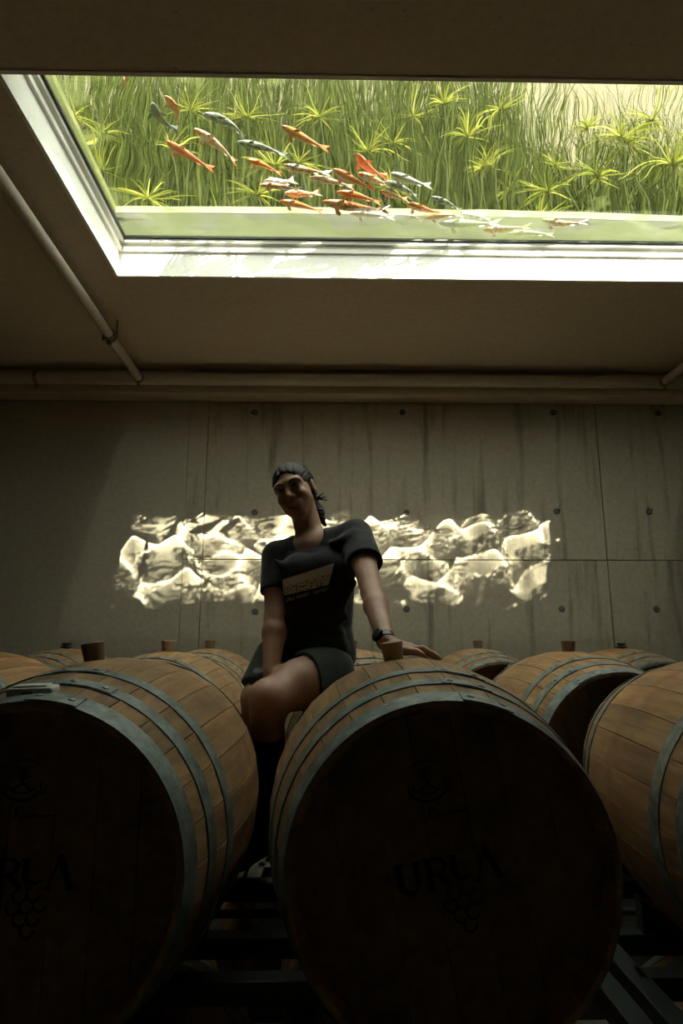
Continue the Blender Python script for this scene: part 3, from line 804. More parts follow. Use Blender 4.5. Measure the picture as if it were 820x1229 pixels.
xr = atZ(795, 460, ZP)[0]
pipe_obj('ceiling_pipe', (xr+0.03, -2.5, ZP), (xr, 4.27, ZP), 0.0285, 'pale painted pipe ending at wall beam past the skylight', [(0.994, False)])
zq = atD(400, 455, 4.26)[2]
tb = lambda px: (atD(px, 455, 4.26)[0]-XL)/(XR-XL)
pipe_obj('wall_pipe', (XL, 4.275, zq), (XR, 4.275, zq), 0.045, 'thick painted pipe running along the wall beam', [(tb(43), False)])
# thin conduit above it with a junction
zc = atD(240, 441, 4.30)[2]
cr = empty('cable_conduit', V((XL, 4.31, zc)), 'thin painted conduit along the top of the wall beam', 'conduit')
me = MB().tube([(0, 0, 0), (XR-XL, 0, 0)], 0.012, 10).mesh('conduit_run', M['ceiling']); auto_smooth(me, 40); inst('conduit_run', me, cr)
xx = atD(240, 441, 4.30)[0]-XL
MB().box((xx-0.02, -0.02, -0.02), (xx+0.02, 0.02, 0.02), 0.003).build('coupling', M['ceiling'], cr)
MB().box((xx+0.02, -0.015, -0.015), (xx+0.10, 0.015, 0.015), 0.002).build('coupling', M['ceiling'], cr)
# ------------------------------------------------------------------ the seated woman: distance fields meshed into continuous surfaces
H = 0.0032
class Field:
    def __init__(s, lo, hi, h=H):
        s.h = h; s.lo = np.array(lo, float); n = np.ceil((np.array(hi)-s.lo)/h).astype(int)+1
        s.n = n; s.F = np.full(tuple(n), 0.2, np.float32)
        s.ax = [s.lo[i]+h*np.arange(n[i]) for i in range(3)]
    def _win(s, c0, c1, pad):
        a = np.maximum(np.floor((np.minimum(c0, c1)-pad-s.lo)/s.h).astype(int), 0)
        b = np.minimum(np.ceil((np.maximum(c0, c1)+pad-s.lo)/s.h).astype(int)+1, s.n)
        if np.any(b <= a): return None, None
        sl = tuple(slice(a[i], b[i]) for i in range(3))
        X, Y, Z = np.meshgrid(*[s.ax[i][sl[i]] for i in range(3)], indexing='ij', sparse=True)
        return sl, (X, Y, Z)
    def _comb(s, sl, d, k, op):
        f = s.F[sl]; d = d.astype(np.float32)
        if op == 'sub': d = -d
        if op == 'add':
            h = np.clip(0.5+0.5*(d-f)/k, 0, 1); s.F[sl] = d+(f-d)*h - k*h*(1-h)
        else:                                             # smooth max
            h = np.clip(0.5-0.5*(d-f)/k, 0, 1); s.F[sl] = d+(f-d)*h + k*h*(1-h)
    def cone(s, a, b, r0, r1, k=0.012, op='add', flat=None):
        a = np.array(a, float); b = np.array(b, float); r = max(r0, r1)
        sl, P = s._win(a, b, r+k+0.02)
        if sl is None: return
        ba = b-a; L = ba@ba+1e-12
        t = np.clip(((P[0]-a[0])*ba[0]+(P[1]-a[1])*ba[1]+(P[2]-a[2])*ba[2])/L, 0, 1)
        d = np.sqrt((P[0]-a[0]-t*ba[0])**2+(P[1]-a[1]-t*ba[1])**2+(P[2]-a[2]-t*ba[2])**2) - (r0+(r1-r0)*t)
        s._comb(sl, d, k, op)
    def chain(s, pts, radii, k=0.01):
        for i in range(len(pts)-1): s.cone(pts[i], pts[i+1], radii[i], radii[i+1], k)
    def ell(s, c, r, R=None, k=0.012, op='add'):
        c = np.array(c, float); r = np.array(r, float); m = r.max()
        sl, P = s._win(c, c, m+k+0.02)
        if sl is None: return
        d = [P[i]-c[i] for i in range(3)]
        if R is None: q = d
        else: q = [d[0]*R[i][0]+d[1]*R[i][1]+d[2]*R[i][2] for i in range(3)]
        k0 = np.sqrt((q[0]/r[0])**2+(q[1]/r[1])**2+(q[2]/r[2])**2)
        k1 = np.sqrt((q[0]/r[0]**2)**2+(q[1]/r[1]**2)**2+(q[2]/r[2]**2)**2)+1e-9
        s._comb(sl, k0*(k0-1)/k1, k, op)
    def loft(s, secs, k=0.015, op='add', grow=0.0):
        """secs: (centre, lateral unit, half-width, half-depth) from bottom to top; elliptical tube through them"""
        cs = np.array([q[0] for q in secs]); pad = max(max(q[2], q[3]) for q in secs)+grow
        sl, P = s._win(cs.min(0), cs.max(0), pad+k+0.03)
        if sl is None: return
        best = None
        for i in range(len(secs)-1):
            a, la, wa, da = secs[i]; b, lb, wb, db = secs[i+1]
            a = np.array(a); b = np.array(b); ba = b-a; L = ba@ba
            t = np.clip(((P[0]-a[0])*ba[0]+(P[1]-a[1])*ba[1]+(P[2]-a[2])*ba[2])/L, 0, 1)
            ax = ba/math.sqrt(L); lat = (np.array(la)+np.array(lb))/2; lat = lat-ax*(lat@ax); lat /= np.linalg.norm(lat); dep = np.cross(ax, lat)
            q = [P[j]-a[j]-t*ba[j] for j in range(3)]
            u = q[0]*lat[0]+q[1]*lat[1]+q[2]*lat[2]; v = q[0]*dep[0]+q[1]*dep[1]+q[2]*dep[2]; w_ = q[0]*ax[0]+q[1]*ax[1]+q[2]*ax[2]
            wd = wa+(wb-wa)*t+grow; dp = da+(db-da)*t+grow
            k0 = np.sqrt((u/wd)**2+(v/dp)**2+(w_/dp)**2)
            k1 = np.sqrt((u/wd**2)**2+(v/dp**2)**2+(w_/dp**2)**2)+1e-9
            d = k0*(k0-1)/k1
            best = d if best is None else np.minimum(best, d)
        s._comb(sl, best, k, op)
    def plane(s, c, nrm, k=0.003, lim=None):
        """cut away everything on the side the normal points to (within a window)"""
        c = np.array(c, float); nrm = np.array(nrm, float); nrm = nrm/np.linalg.norm(nrm)
        r = lim or 9
        sl, P = s._win(c, c, r)
        d = (P[0]-c[0])*nrm[0]+(P[1]-c[1])*nrm[1]+(P[2]-c[2])*nrm[2]
        s._comb(sl, d+0*s.F[sl], k, 'max')
    def mesh(s, name, material, smooth=True):
        F = s.F; S = F < 0
        nx, ny, nz = F.shape
        c = np.zeros((nx-1, ny-1, nz-1), np.uint8)
        for dx in (0, 1):
            for dy in (0, 1):
                for dz in (0, 1): c += S[dx:nx-1+dx, dy:ny-1+dy, dz:nz-1+dz]
        act = (c > 0) & (c < 8); idx = np.argwhere(act)
        ids = np.full(act.shape, -1, np.int32); ids[act] = np.arange(len(idx))
        acc = np.zeros((len(idx), 3)); cnt = np.zeros(len(idx))
        cor = [(0,0,0),(1,0,0),(0,1,0),(1,1,0),(0,0,1),(1,0,1),(0,1,1),(1,1,1)]
        val = {q: F[idx[:,0]+q[0], idx[:,1]+q[1], idx[:,2]+q[2]] for q in cor}
        for a in cor:
            for ax in range(3):
                if a[ax]: continue
                b = list(a); b[ax] = 1; b = tuple(b); va, vb = val[a], val[b]
                m = (va < 0) != (vb < 0); t = np.where(m, va/(va-vb+1e-12), 0)
                p = np.tile(np.array(a, float), (len(idx), 1)); p[:, ax] += t
                acc += p*m[:, None]; cnt += m
        v = s.lo + s.h*(idx + acc/cnt[:, None])
        faces = []
        for ax in range(3):
            o1, o2 = (ax+1) % 3, (ax+2) % 3
            A = [slice(None)]*3; B = [slice(None)]*3; A[ax] = slice(0, -1); B[ax] = slice(1, None)
            sa, sb = S[tuple(A)], S[tuple(B)]
            e = np.argwhere(sa != sb); e = e[(e[:, o1] > 0) & (e[:, o2] > 0) & (e[:, o1] < F.shape[o1]-1) & (e[:, o2] < F.shape[o2]-1)]
            q = []
            for d1, d2 in ((-1, -1), (0, -1), (0, 0), (-1, 0)):
                z = e.copy(); z[:, o1] += d1; z[:, o2] += d2; q.append(ids[z[:, 0], z[:, 1], z[:, 2]])
            q = np.stack(q, 1); fl = ~sa[e[:, 0], e[:, 1], e[:, 2]]; q[fl] = q[fl][:, ::-1]
            faces.append(q)
        f = np.concatenate(faces)
        v[:, 2] += CAMZ
        me = bpy.data.meshes.new(name)
        me.vertices.add(len(v)); me.vertices.foreach_set('co', v.astype(np.float32).ravel())
        me.loops.add(f.size); me.loops.foreach_set('vertex_index', f.astype(np.int32).ravel())
        me.polygons.add(len(f)); me.polygons.foreach_set('loop_start', np.arange(0, f.size, 4, dtype=np.int32)); me.polygons.foreach_set('loop_total', np.full(len(f), 4, np.int32))
        me.update(calc_edges=True); me.validate()
        if smooth: me.polygons.foreach_set('use_smooth', np.ones(len(me.polygons), bool))
        me.materials.append(material); return me

A3 = lambda *p: np.array(p, float)
# joints, camera-relative metres (x right, depth, height)
neckb = atD(376, 646, 2.22); chest = atD(378, 690, 2.19); waist = atD(376, 755, 2.20); pelv = atD(368, 800, 2.18)
shR = atD(428, 642, 2.17); shL = atD(333, 668, 2.22)        # viewer's right / left
elR = atD(447, 712, 1.955); wrR = atD(464, 771, 1.745)
elL = atD(331, 742, 2.13); wrL = atD(325, 806, 2.045)
hipN = atD(392, 806, 2.13); kneeN = atD(322, 838, 1.945); ankN = atD(312, 992, 2.12)
hipF = atD(338, 795, 2.24); kneeF = atD(309, 838, 2.125); ankF = atD(299, 988, 2.215)
lat = shR-shL; lat /= np.linalg.norm(lat)
# head frame: f forward, s to the viewer's right, t up
def rot(ax, a): return np.array(Matrix.Rotation(math.radians(a), 3, ax))
Rh = rot('Y', -20) @ rot('Z', -17) @ rot('X', 4)      # roll, turn, lift of the chin
hs, hb, ht = Rh @ A3(1, 0, 0), Rh @ A3(0, 1, 0), Rh @ A3(0, 0, 1); hf = -hb
headc = atD(354.5, 590, 2.205)
HS = 0.93
def hp(s_, f_, t_): return headc + HS*(hs*s_ + hf*f_ + ht*t_)
RH = np.array([hs, hf, ht])
lo = (-0.42, 1.60, -0.74); hi = (0.33, 2.42, 0.70)
body = Field(lo, hi)
# torso, slimmer than the shirt except at the open neckline
tors = [(pelv, lat, 0.135, 0.095), (waist, lat, 0.108, 0.080), (chest, lat, 0.125, 0.088), (chest*0.45+neckb*0.55, lat, 0.120, 0.072), (neckb+A3(0, 0, -0.018), lat, 0.060, 0.045)]
body.loft(tors, 0.02, grow=-0.006)
body.cone(shL, shR, 0.040, 0.042, 0.03)
body.cone(neckb+A3(0, .005, -.03), hp(0, -0.025, -0.045), 0.050, 0.047, 0.03)
# collar bones
body.cone(neckb+A3(-0.02, -0.055, -0.028), shL+A3(0.03, -0.02, 0.01), 0.008, 0.010, 0.02)
body.cone(neckb+A3(0.01, -0.055, -0.025), shR+A3(-0.03, -0.02, 0.01), 0.008, 0.010, 0.02)
# head
body.ell(hp(0, -0.012, 0.032), HS*A3(.071, .090, .078), RH, 0.01)
body.ell(hp(0, 0.030, -0.026), HS*A3(.063, .060, .082), RH, 0.02)
body.ell(hp(0, 0.064, -0.090), HS*A3(.020, .020, .018), RH, 0.025)
for q in (-1, 1):
    body.cone(hp(q*.044, .018, -.052), hp(q*.014, .062, -.092), 0.010, 0.009, 0.024)      # jaw line
    body.ell(hp(q*.038, .066, -.026), HS*A3(.020, .017, .017), RH, 0.016)              # cheek
body.cone(hp(-.042, .070, .026), hp(.042, .070, .026), 0.013, 0.013, 0.016)            # brow
for q in (-1, 1):
    body.ell(hp(q*.031, .100, .008), HS*A3(.019, .016, .012), RH, 0.010, 'sub')        # sockets
    body.ell(hp(q*.031, .074, .005), HS*A3(.015, .013, .013), RH, 0.003)               # eyeballs
body.cone(hp(0, .082, .014), hp(0, .103, -.023), 0.0050, 0.0084, 0.011)                # nose
for q in (-1, 1): body.ell(hp(q*.0115, .094, -.028), HS*A3(.0075, .009, .0065), RH, 0.006)
body.ell(hp(0, .080, -.058), HS*A3(.030, .018, .020), RH, 0.012)                       # muzzle
lipu = [hp(-.035, .086, -.046), hp(-.014, .097, -.0525), hp(0, .101, -.0525), hp(.014, .097, -.0525), hp(.035, .086, -.046)]
lipl = [hp(-.035, .086, -.046), hp(-.015, .094, -.0685), hp(0, .097, -.0725), hp(.015, .094, -.0685), hp(.035, .086, -.046)]
body.ell(hp(0, .098, -.060), HS*A3(.027, .010, .0100), RH, 0.004, 'sub')               # open smile
for q in (-1, 1):
    body.ell(hp(q*.072, -.012, -.006), HS*A3(.010, .019, .030), RH, 0.006)             # ears
    body.ell(hp(q*.081, -.006, -.002), HS*A3(.006, .010, .018), RH, 0.004, 'sub')
# arms
def arm(sh, el, wr, r):
    m = el*0.35+wr*0.65
    body.chain([sh, sh*0.5+el*0.5, el, el*0.72+wr*0.28, wr], [0.043*r, 0.040*r, 0.034*r, 0.036*r, 0.0235*r], 0.012)
arm(shR, elR, wrR, 1.0); arm(shL, elL, wrL, 1.08)
# hand on the barrel: palm behind the bung, fingers pointing to the viewer's right
def barrel_top(x, d):                                  # surface height of the barrel under the hand
    r = brad(d-(R1+BL/2)); return AX + math.sqrt(max(r*r-(x-0.21)**2, 0))
def on(x, d, up): return A3(x, d, barrel_top(x, d)+up)
kn = [on(0.212, 1.682, 0.021), on(0.216, 1.702, 0.023), on(0.215, 1.722, 0.023), on(0.208, 1.741, 0.020)]
palm0 = on(0.172, 1.722, 0.026)
for q, k_ in enumerate(kn):
    body.cone(wrR, k_, 0.017, 0.0115, 0.010)
    body.cone(palm0, k_, 0.016, 0.0115, 0.010)
fl = [0.066, 0.074, 0.069, 0.054]
for q, k_ in enumerate(kn):
    dy = (-0.16, -0.04, 0.08, 0.20)[q]; L = fl[q]
    p1 = on(k_[0]+L*0.45, k_[1]+dy*L*0.45, 0.024); p2 = on(k_[0]+L*0.78, k_[1]+dy*L*0.78, 0.014); p3 = on(k_[0]+L, k_[1]+dy*L, 0.008)
    body.chain([k_, p1, p2, p3], [0.0098, 0.0086, 0.0078, 0.0066], 0.004)
body.chain([on(0.172, 1.705, 0.022), on(0.198, 1.672, 0.018), on(0.222, 1.652, 0.014), on(0.236, 1.645, 0.009)], [0.014, 0.0105, 0.009, 0.0072], 0.006)
# other hand, laid down between the thighs
hb0 = wrL + A3(0.004, -0.012, -0.055)
for q in range(4):
    k_ = hb0 + A3(-0.022+q*0.016, -0.004*q, -0.012)
    body.cone(wrL, k_, 0.018, 0.0115, 0.010)
    body.chain([k_, k_+A3(0.0, -0.012, -0.03), k_+A3(0.002, 0.0, -0.058+0.004*abs(q-1.5)), k_+A3(0.003, 0.012, -0.075+0.006*abs(q-1.5))], [0.0095, 0.0085, 0.0076, 0.0066], 0.004)
body.chain([wrL+A3(0.012, -0.01, -0.02), wrL+A3(0.038, -0.016, -0.05), wrL+A3(0.045, -0.012, -0.078)], [0.014, 0.0105, 0.008], 0.006)
# legs
body.chain([hipN, hipN*0.5+kneeN*0.5, kneeN+A3(0.012, 0.012, 0.0), kneeN], [0.082, 0.074, 0.057, 0.055], 0.02)
cN = kneeN*0.72+ankN*0.28
body.chain([kneeN, cN+A3(0.0, 0.015, 0), kneeN*0.4+ankN*0.6+A3(0, .008, 0), ankN], [0.054, 0.052, 0.042, 0.033], 0.015)
body.ell(kneeN+A3(-0.004, -0.022, 0.0), (0.036, 0.036, 0.042), None, 0.02)
body.chain([hipF, hipF*0.5+kneeF*0.5, kneeF], [0.080, 0.068, 0.052], 0.02)
body.chain([kneeF, kneeF*0.72+ankF*0.28+A3(0, .012, 0), ankF], [0.050, 0.047, 0.033], 0.015)
footN = ankN+A3(-0.055, -0.085, -0.050); footF = ankF+A3(-0.05, -0.075, -0.055)
body.cone(ankN, footN, 0.034, 0.026, 0.02); body.cone(ankF, footF, 0.034, 0.026, 0.02)

def skin_b(t, b):
    n = NT(t); v = n.coord('Object', (1, 1, 1)); a = n.noise(v, 18, 4)
    n.link(n.ramp(a, [(0.3, (0.36, 0.20, 0.13)), (0.7, (0.46, 0.27, 0.18))]), b.inputs['Base Color'])
    b.inputs['Subsurface Weight'].default_value = 0.12; b.inputs['Subsurface Radius'].default_value = (0.012, 0.005, 0.003); b.inputs['Subsurface Scale'].default_value = 0.6
M['skin'] = mat('skin', rough=0.5, build=skin_b)
def cloth_b(c0, c1, sc=300):
    def f(t, b):
        n = NT(t); v = n.coord('Object', (1, 1, 1)); a = n.noise(v, 9, 5); w_ = n.noise(v, sc, 2)
        n.link(n.mix(a, c0, c1), b.inputs['Base Color'])
        b.inputs['Sheen Weight'].default_value = 0.15
        n.bump(n.math('ADD', n.math('MULTIPLY', a, 2.0), n.math('MULTIPLY', w_, 0.15)), b, 0.35, 0.012)
    return f
M['shirt'] = mat('black_cotton', rough=0.85, build=cloth_b((0.006, 0.007, 0.008), (0.014, 0.015, 0.017)), spec=0.3)
M['shorts'] = mat('dark_green_twill', rough=0.85, build=cloth_b((0.018, 0.028, 0.021), (0.033, 0.045, 0.034)), spec=0.3)
M['sock'] = mat('black_sock', rough=0.9, build=cloth_b((0.005, 0.005, 0.006), (0.010, 0.010, 0.011)), spec=0.2)
M['shoe'] = mat('black_shoe', (0.010, 0.010, 0.010), 0.55)
M['sole'] = mat('grey_sole', (0.10, 0.10, 0.095), 0.7)
def hair_b(t, b):
    n = NT(t); a = n.noise(n.coord('Object', (90, 18, 60)), 2.2, 4, 0.6, 0.6)
    n.link(n.ramp(a, [(0.3, (0.004, 0.003, 0.0025)), (0.75, (0.016, 0.010, 0.007))]), b.inputs['Base Color']); n.bump(a, b, 0.5, 0.004)
M['hair'] = mat('dark_hair', rough=0.5, build=hair_b, spec=0.25)
M['lip'] = mat('lips', (0.36, 0.15, 0.12), 0.5)
M['tooth'] = mat('teeth', (0.62, 0.58, 0.52), 0.3)
M['iris'] = mat('dark_iris', (0.012, 0.008, 0.006), 0.15)
M['sclera'] = mat('eye_white', (0.34, 0.31, 0.28), 0.25)
M['brow'] = mat('eyebrow', (0.016, 0.010, 0.007), 0.7)
M['watch'] = mat('black_rubber', (0.008, 0.008, 0.009), 0.4)
M['print_white'] = None

person = empty('person', V(pelv), 'smiling woman in black T-shirt and dark green shorts seated on barrels', 'person')
PIV = Matrix.Translation(-person.location)
def pchild(name, me, parent=None):
    o = inst(name, me, parent or person)
    if parent is None: o.matrix_parent_inverse = PIV
    return o
bme = body.mesh('body', M['skin']); pchild('body', bme)
BODY = BVHTree.FromPolygons([v.co.copy() for v in bme.vertices], [tuple(p.vertices) for p in bme.polygons])
del body
# shirt
sh = Field((-0.30, 1.98, -0.14), (0.24, 2.42, 0.47))
stor = [(pelv*0.5+waist*0.5+A3(0.012, 0, -0.02), lat, 0.142, 0.108), (waist, lat, 0.128, 0.100), (chest+A3(0, 0.0, -0.01), lat, 0.136, 0.104), (chest*0.45+neckb*0.55, lat, 0.130, 0.080), (neckb+A3(0, 0.0, -0.022), lat, 0.070, 0.050)]
slR = shR*0.42+elR*0.58 + A3(0.0, 0.01, 0.012); slL = shL*0.40+elL*0.60 + A3(-0.004, 0, 0.0)
dR = (slR-shR)/np.linalg.norm(slR-shR); dL = (slL-shL)/np.linalg.norm(slL-shL)
sh.cone(shR, slR, 0.053, 0.060, 0.025); sh.cone(shL, slL, 0.054, 0.052, 0.025)
sh.plane(slR+A3(0.006, 0, 0.004), dR+A3(-.1, 0, 0), 0.004, 0.085); sh.plane(slL, dL, 0.004, 0.075)
sh.cone(shR*0.3+slR*0.7, slR+dR*0.05, 0.034, 0.052, 0.004, 'sub'); sh.cone(shL*0.3+slL*0.7, slL+dL*0.05, 0.036, 0.045, 0.004, 'sub')
sh.loft(stor, 0.02, grow=0.004)
sh.ell(chest+A3(-0.050, -0.072, 0.005), (0.056, 0.040, 0.052), None, 0.035); sh.ell(chest+A3(0.046, -0.078, 0.018), (0.056, 0.040, 0.052), None, 0.035)
sh.cone(shL+A3(0.01, 0, -0.004), shR+A3(-0.01, 0, -0.004), 0.050, 0.050, 0.03)
# folds
for (a, b, r) in (((408,760),(350,735),.007), ((415,740),(372,752),.006), ((412,775),(352,768),.008), ((424,700),(404,738),.008), ((345,742),(352,775),.007), ((352,690),(330,672),.006), ((420,668),(436,690),.006), ((395,725),(360,712),.005), ((400,650),(425,640),.005)):
    pa_, pb_ = atD(*a, 2.085), atD(*b, 2.085); 
    sh.cone(pa_+A3(0, .022, 0), pb_+A3(0, .022, 0), r*1.5, r, 0.03)
# open neck
sh.cone(neckb+A3(-0.014, -0.060, -0.012), hp(0, 0.0, -0.07), 0.056, 0.060, 0.004, 'sub')
sh.cone(neckb+A3(0, 0.0, 0.012), hp(0, -0.02, -0.06), 0.060, 0.066, 0.004, 'sub')
sme = sh.mesh('t_shirt', M['shirt']); pchild('t_shirt', sme)['label'] = 'black short-sleeved T-shirt'
SHIRT = BVHTree.FromPolygons([v.co.copy() for v in sme.vertices], [tuple(p.vertices) for p in sme.polygons])
# shorts
st = Field((-0.34, 1.90, -0.30), (0.20, 2.42, 0.08))
st.loft([(pelv+A3(0.01, 0, -0.01), lat, 0.146, 0.108), (waist+A3(0, 0, -0.02), lat, 0.122, 0.094)], 0.02)
hemN = hipN*0.58+kneeN*0.42; hemF = hipF*0.25+kneeF*0.75
st.cone(hipN, hemN, 0.092, 0.090, 0.02); st.cone(hipF, hemF+A3(-.004, 0, 0), 0.088, 0.072, 0.02)
st.cone(hipF+A3(-.03, -.02, 0.02), hemF+A3(-.012, -.02, 0.0), 0.06, 0.058, 0.02)
dN = (kneeN-hipN)/np.linalg.norm(kneeN-hipN); dF = (kneeF-hipF)/np.linalg.norm(kneeF-hipF)
st.plane(hemN+A3(0.0, 0, 0.0), dN+A3(-.25, 0, .25), 0.004, 0.115); st.plane(hemF, dF+A3(0, 0, -.8), 0.004, 0.09)
st.cone(hemN*0.7+hipN*0.3, hemN+dN*0.06, 0.080, 0.086, 0.004, 'sub')
pchild('shorts', st.mesh('shorts', M['shorts']))['label'] = 'dark green shorts'
tp = atD(309, 807, 2.05)
# small dark tab and pink tag on the shorts, found on the cloth by sight line
def on_mesh(tree, px, py, lift=0.0015):
    d = Vector(ray(px, py)).normalized(); h = tree.ray_cast(Vector((0, 0, CAMZ)), d)
    if h[0] is None: return None
    return h[0] + h[1]*lift
# hair
hr = Field(headc-0.19, headc+0.19, 0.003)
hr.ell(hp(0, -0.016, 0.036), HS*A3(.0785, .096, .0835), RH, 0.01)
hr.ell(hp(0, -0.045, 0.0), HS*A3(.070, .062, .080), RH, 0.02)
hr.ell(hp(0, .098, -.012), HS*A3(.062, .066, .092), RH, 0.006, 'sub')          # face opening up to the hairline
hr.ell(hp(0.0, .055, -.075), HS*A3(.090, .075, .075), RH, 0.006, 'sub')
for q in (-1, 1): hr.ell(hp(q*.080, -.008, -.010), HS*A3(.020, .022, .034), RH, 0.005, 'sub')   # round the ears
hr.chain([hp(.0, -.095, -.01), hp(.012, -.118, -.04), hp(.026, -.112, -.095), hp(.038, -.098, -.150)], [0.022, 0.026, 0.022, 0.008], 0.014)   # low ponytail
for q in range(3): hr.cone(hp(.045, -.08, -.045), hp(.080+.004*q, -.085-.008*q, -.035-.016*q), 0.0042, 0.0016, 0.004)       # stray wisps
hme = hr.mesh('hair', M['hair'])
for v in hme.vertices:                                   # combed-back strands
    q = np.array(v.co)-np.array(V(headc)); s_, t_ = q@hs, q@ht; a_ = math.atan2(s_, t_+0.05)
    v.co += v.normal*0.0011*(math.sin(a_*34+3*math.sin((q@hf)*40))+0.6*math.sin(a_*71))
pchild('hair', hme)['label'] = 'dark hair tied low at the nape'
# features laid on the face
def on_face(s_, t_, lift):
    o = V(hp(s_, 0.25, t_)); d = Vector(-hf)
    h = BODY.ray_cast(o, d); p = h[0] if h[0] is not None else V(hp(s_, .09, t_))
    return p + Vector(hf)*lift
def feature(name, pts, rad, m, lift=0.001, lab=None):
    mb = MB().tube([on_face(s_, t_, lift) for s_, t_ in pts], rad, 8)
    me = mb.mesh(name, m, True); o = pchild(name, me)
    if lab: o['label'] = lab
for q in (-1, 1):
    feature('eyebrow', [(q*.012, .026), (q*.024, .0335), (q*.036, .0345), (q*.049, .026)], [.0030, .0032, .0026, .0010], M['brow'], -0.0008)
    feature('eye', [(q*.020, .0055), (q*.026, .0068), (q*.032, .0070), (q*.039, .0060)], [.0012, .0024, .0024, .0011], M['sclera'], -0.0012)
    feature('iris', [(q*.0305-.0010, .0062), (q*.0305+.0050, .0062)], [.0031, .0031], M['iris'], -0.0008)
    feature('eyelash', [(q*.017, .0065), (q*.025, .0115), (q*.034, .0118), (q*.045, .0065)], [.0014, .0027, .0028, .0014], M['brow'], 0.0004)
mb = MB().tube([Vector(V(p)) for p in lipu], [.0012, .0026, .0028, .0026, .0012], 8); pchild('lip', mb.mesh('lip', M['lip'], True))
mb = MB().tube([Vector(V(p)) for p in lipl], [.0012, .0034, .0042, .0034, .0012], 8); pchild('lip', mb.mesh('lip', M['lip'], True))
tv = []; 
for i in range(13):
    s_ = -.027+.054*i/12; dpt = .0985-.000016*(s_*1000)**2
    lowt = -.0675+.0000245*(s_*1000)**2
    tv += [V(hp(s_, dpt, -.0505)), V(hp(s_, dpt-.002, lowt))]
mb = MB().add(tv, [(2*i, 2*i+1, 2*i+3, 2*i+2) for i in range(12)]); pchild('teeth', mb.mesh('teeth', M['tooth'], True))
# socks and shoes
def sock(knee, ank, foot, up, r0):
    f = Field(np.minimum(np.minimum(knee, ank), foot)-0.10, np.maximum(np.maximum(knee, ank), foot)+0.10, 0.004)
    a = knee*(1-up)+ank*up
    f.chain([a, knee*0.65+ank*0.35+A3(0, .014, 0), knee*0.4+ank*0.6+A3(0, .008, 0), ank], [r0, r0, 0.046, 0.041], 0.012)
    d = (knee-ank)/np.linalg.norm(knee-ank); f.plane(a+d*0.004, d, 0.003)
    pchild('sock', f.mesh('sock', M['sock']))['label'] = 'black knee sock'
    g2 = Field(foot-0.14, np.maximum(ank, foot)+0.14, 0.004)
    fd = (foot-ank)*A3(1, 1, 0); fd /= np.linalg.norm(fd); toe = foot+fd*0.055+A3(0, 0, -0.004); heel = ank-fd*0.03+A3(0, 0, -0.045)
    g2.chain([heel, ank*0.5+foot*0.5+A3(0, 0, -.012), foot, toe], [0.040, 0.044, 0.042, 0.034], 0.02)
    g2.cone(ank+A3(0, 0, 0.03), ank+A3(0, 0, -.04), 0.047, 0.046, 0.02)
    zs_ = foot[2]-0.030; g2.plane(A3(foot[0], foot[1], zs_), (0, 0, -1), 0.003); g2.plane(ank+A3(0, 0, .04), (0, 0, 1), 0.003)
    shoe = pchild('shoe', g2.mesh('shoe', M['shoe'])); shoe['label'] = 'black shoe'
    g3 = Field(foot-0.16, np.maximum(ank, foot)+0.14, 0.004)
    g3.chain([heel, foot, toe], [0.045, 0.047, 0.039], 0.02); g3.plane(A3(foot[0], foot[1], zs_), (0, 0, 1), 0.002); g3.plane(A3(foot[0], foot[1], zs_-0.014), (0, 0, -1), 0.002)
    inst('sole', g3.mesh('sole', M['sole']), shoe)
sock(kneeN, ankN, footN, 0.28, 0.055); sock(kneeF, ankF, footF, 0.30, 0.051)
# wrist watch
wdv = Vector(wrR-elR).normalized(); wc = V(wrR) - wdv*0.012
mb = MB().tube([wc-wdv*0.010, wc+wdv*0.010], 0.0275, 24); me = mb.mesh('watch', M['watch'], False); auto_smooth(me, 40)
wtc = pchild('wrist_watch', me); wtc['label'] = 'black wrist watch'
n_ = (Vector((-0.75, -0.5, 0.35)) - wdv*Vector((-0.75, -0.5, 0.35)).dot(wdv)).normalized()
mx = Matrix.Translation(wc+n_*0.024) @ n_.to_track_quat('Z', 'Y').to_matrix().to_4x4()
me = MB().lathe([(0.0175, 0), (0.019, 0.003), (0.019, 0.009), (0.016, 0.0115), (0.002, 0.0115)], 20, mx).mesh('watch_case', M['watch']); auto_smooth(me, 40); inst('watch_case', me, wtc)
# print on the shirt: pale panel over a dark vineyard picture, and a line of lettering
def print_b(t, b):
    n = NT(t); u = n.node('ShaderNodeAttribute', attribute_name='pv'); sep = n.node('ShaderNodeSeparateXYZ'); n.link(u.outputs['Vector'], sep.inputs[0])
    mp = n.node('ShaderNodeMapping'); mp.inputs['Scale'].default_value = (26, 9, 1); n.link(u.outputs['Vector'], mp.inputs['Vector'])
    a = n.noise(mp.outputs[0], 1.0, 4, 0.6)
    row = n.math('ADD', sep.outputs[1], n.math('MULTIPLY', n.math('SUBTRACT', a, 0.5), 0.30))
    sky = n.ramp(row, [(0.52, g(0)), (0.56, g(1))])
    ground = n.ramp(a, [(0.40, g(0)), (0.50, g(1))])
    n.link(n.mix(sky, n.mix(ground, (0.014, 0.015, 0.016), (0.62, 0.65, 0.65)), (0.70, 0.74, 0.74)), b.inputs['Base Color'])
M['print'] = mat('shirt_print', rough=0.8, build=print_b)
M['print_text'] = mat('shirt_lettering', (0.62, 0.65, 0.65), 0.8)
TLp, TRp, BLp, BRp = A3(339.5, 695.5), A3(401, 676), A3(341, 715), A3(394.5, 702)
nu, nv = 28, 12; vs = []; at = []; ok = True
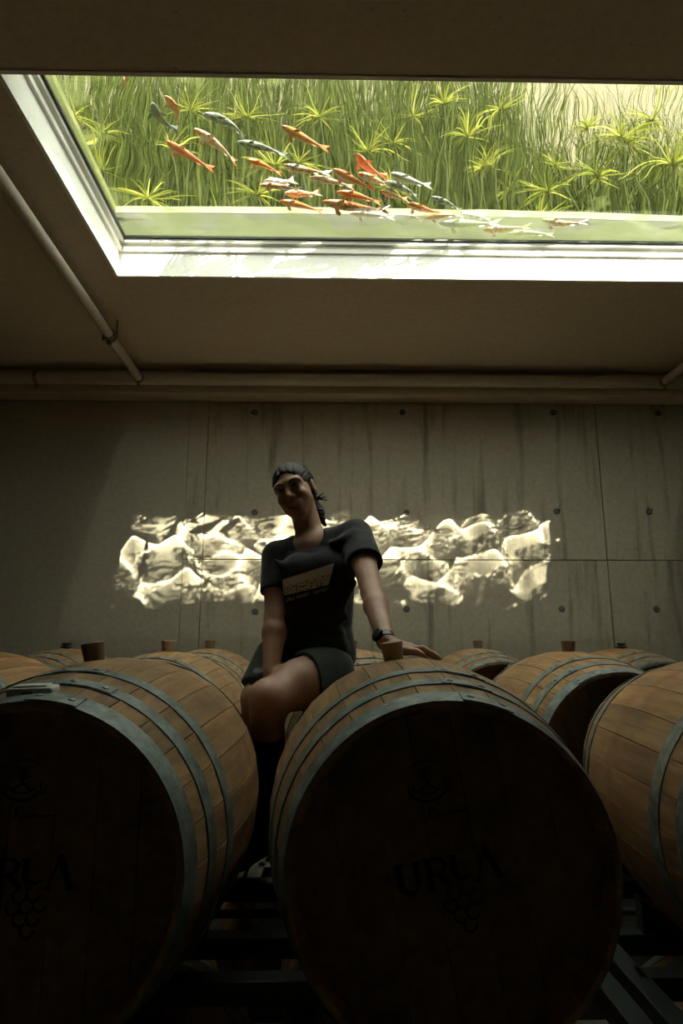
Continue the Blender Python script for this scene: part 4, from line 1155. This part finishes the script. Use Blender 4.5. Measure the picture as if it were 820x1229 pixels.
for j in range(nv+1):
    for i in range(nu+1):
        s_, t_ = i/nu, j/nv
        px = (BLp*(1-s_)+BRp*s_)*(1-t_)+(TLp*(1-s_)+TRp*s_)*t_
        p = on_mesh(SHIRT, *px); vs.append(p if p is not None else V(atD(*px, 2.09))); at.append((s_, t_, 0))
fs = [(j*(nu+1)+i, j*(nu+1)+i+1, (j+1)*(nu+1)+i+1, (j+1)*(nu+1)+i) for j in range(nv) for i in range(nu)]
me = MB().add(vs, fs).mesh('shirt_print', M['print'], True)
a_ = me.attributes.new('pv', 'FLOAT_VECTOR', 'POINT'); a_.data.foreach_set('vector', np.array(at, np.float32).ravel())
pchild('shirt_print', me)['label'] = 'pale printed vineyard panel'
def lettering(txt):
    cu = bpy.data.curves.new('t', 'FONT'); cu.body = txt; cu.size = 1.0; cu.resolution_u = 2
    ob = bpy.data.objects.new('t', cu); COL.objects.link(ob)
    dg = bpy.context.evaluated_depsgraph_get(); me = bpy.data.meshes.new_from_object(ob.evaluated_get(dg))
    bpy.data.objects.remove(ob); return me
tm = lettering('URLA WINERY - HARVEST')
xs = [v.co.x for v in tm.vertices]; x0_, x1_ = min(xs), max(xs)
LA, LBp = A3(344, 722.5), A3(394, 708.5)
upv = A3(-0.09, -1.0)
for v in tm.vertices:
    s_ = (v.co.x-x0_)/(x1_-x0_); px = LA*(1-s_)+LBp*s_ + upv*v.co.y*6.0
    p = on_mesh(SHIRT, *px); v.co = p if p is not None else V(atD(*px, 2.09))
tm.materials.clear(); tm.materials.append(M['print_text']); tm.name = 'shirt_lettering'
pchild('shirt_lettering', tm)
SHORTS = BVHTree.FromPolygons([v.co.copy() for v in bpy.data.objects['shorts'].data.vertices], [tuple(p.vertices) for p in bpy.data.objects['shorts'].data.polygons])
for (cx, cy, w2, h2, m, nm) in ((309.5, 805, 5, 3.0, M['watch'], 'cloth_patch'), (304.5, 777, 1.8, 3.2, mat('pink_tag', (0.42, 0.06, 0.07), 0.7), 'pink_tag')):
    q = [on_mesh(SHORTS, cx+a, cy+b) for a, b in ((-w2, h2), (w2, h2), (w2, -h2), (-w2, -h2))]
    if all(p is not None for p in q): pchild(nm, MB().add(q, [(0, 1, 2, 3)]).mesh(nm, m))

# everything under the water may receive the sunlight it focuses
for o in SC.objects:
    if o.type == 'MESH' and not o.cycles.is_caustics_caster: o.cycles.is_caustics_receiver = True
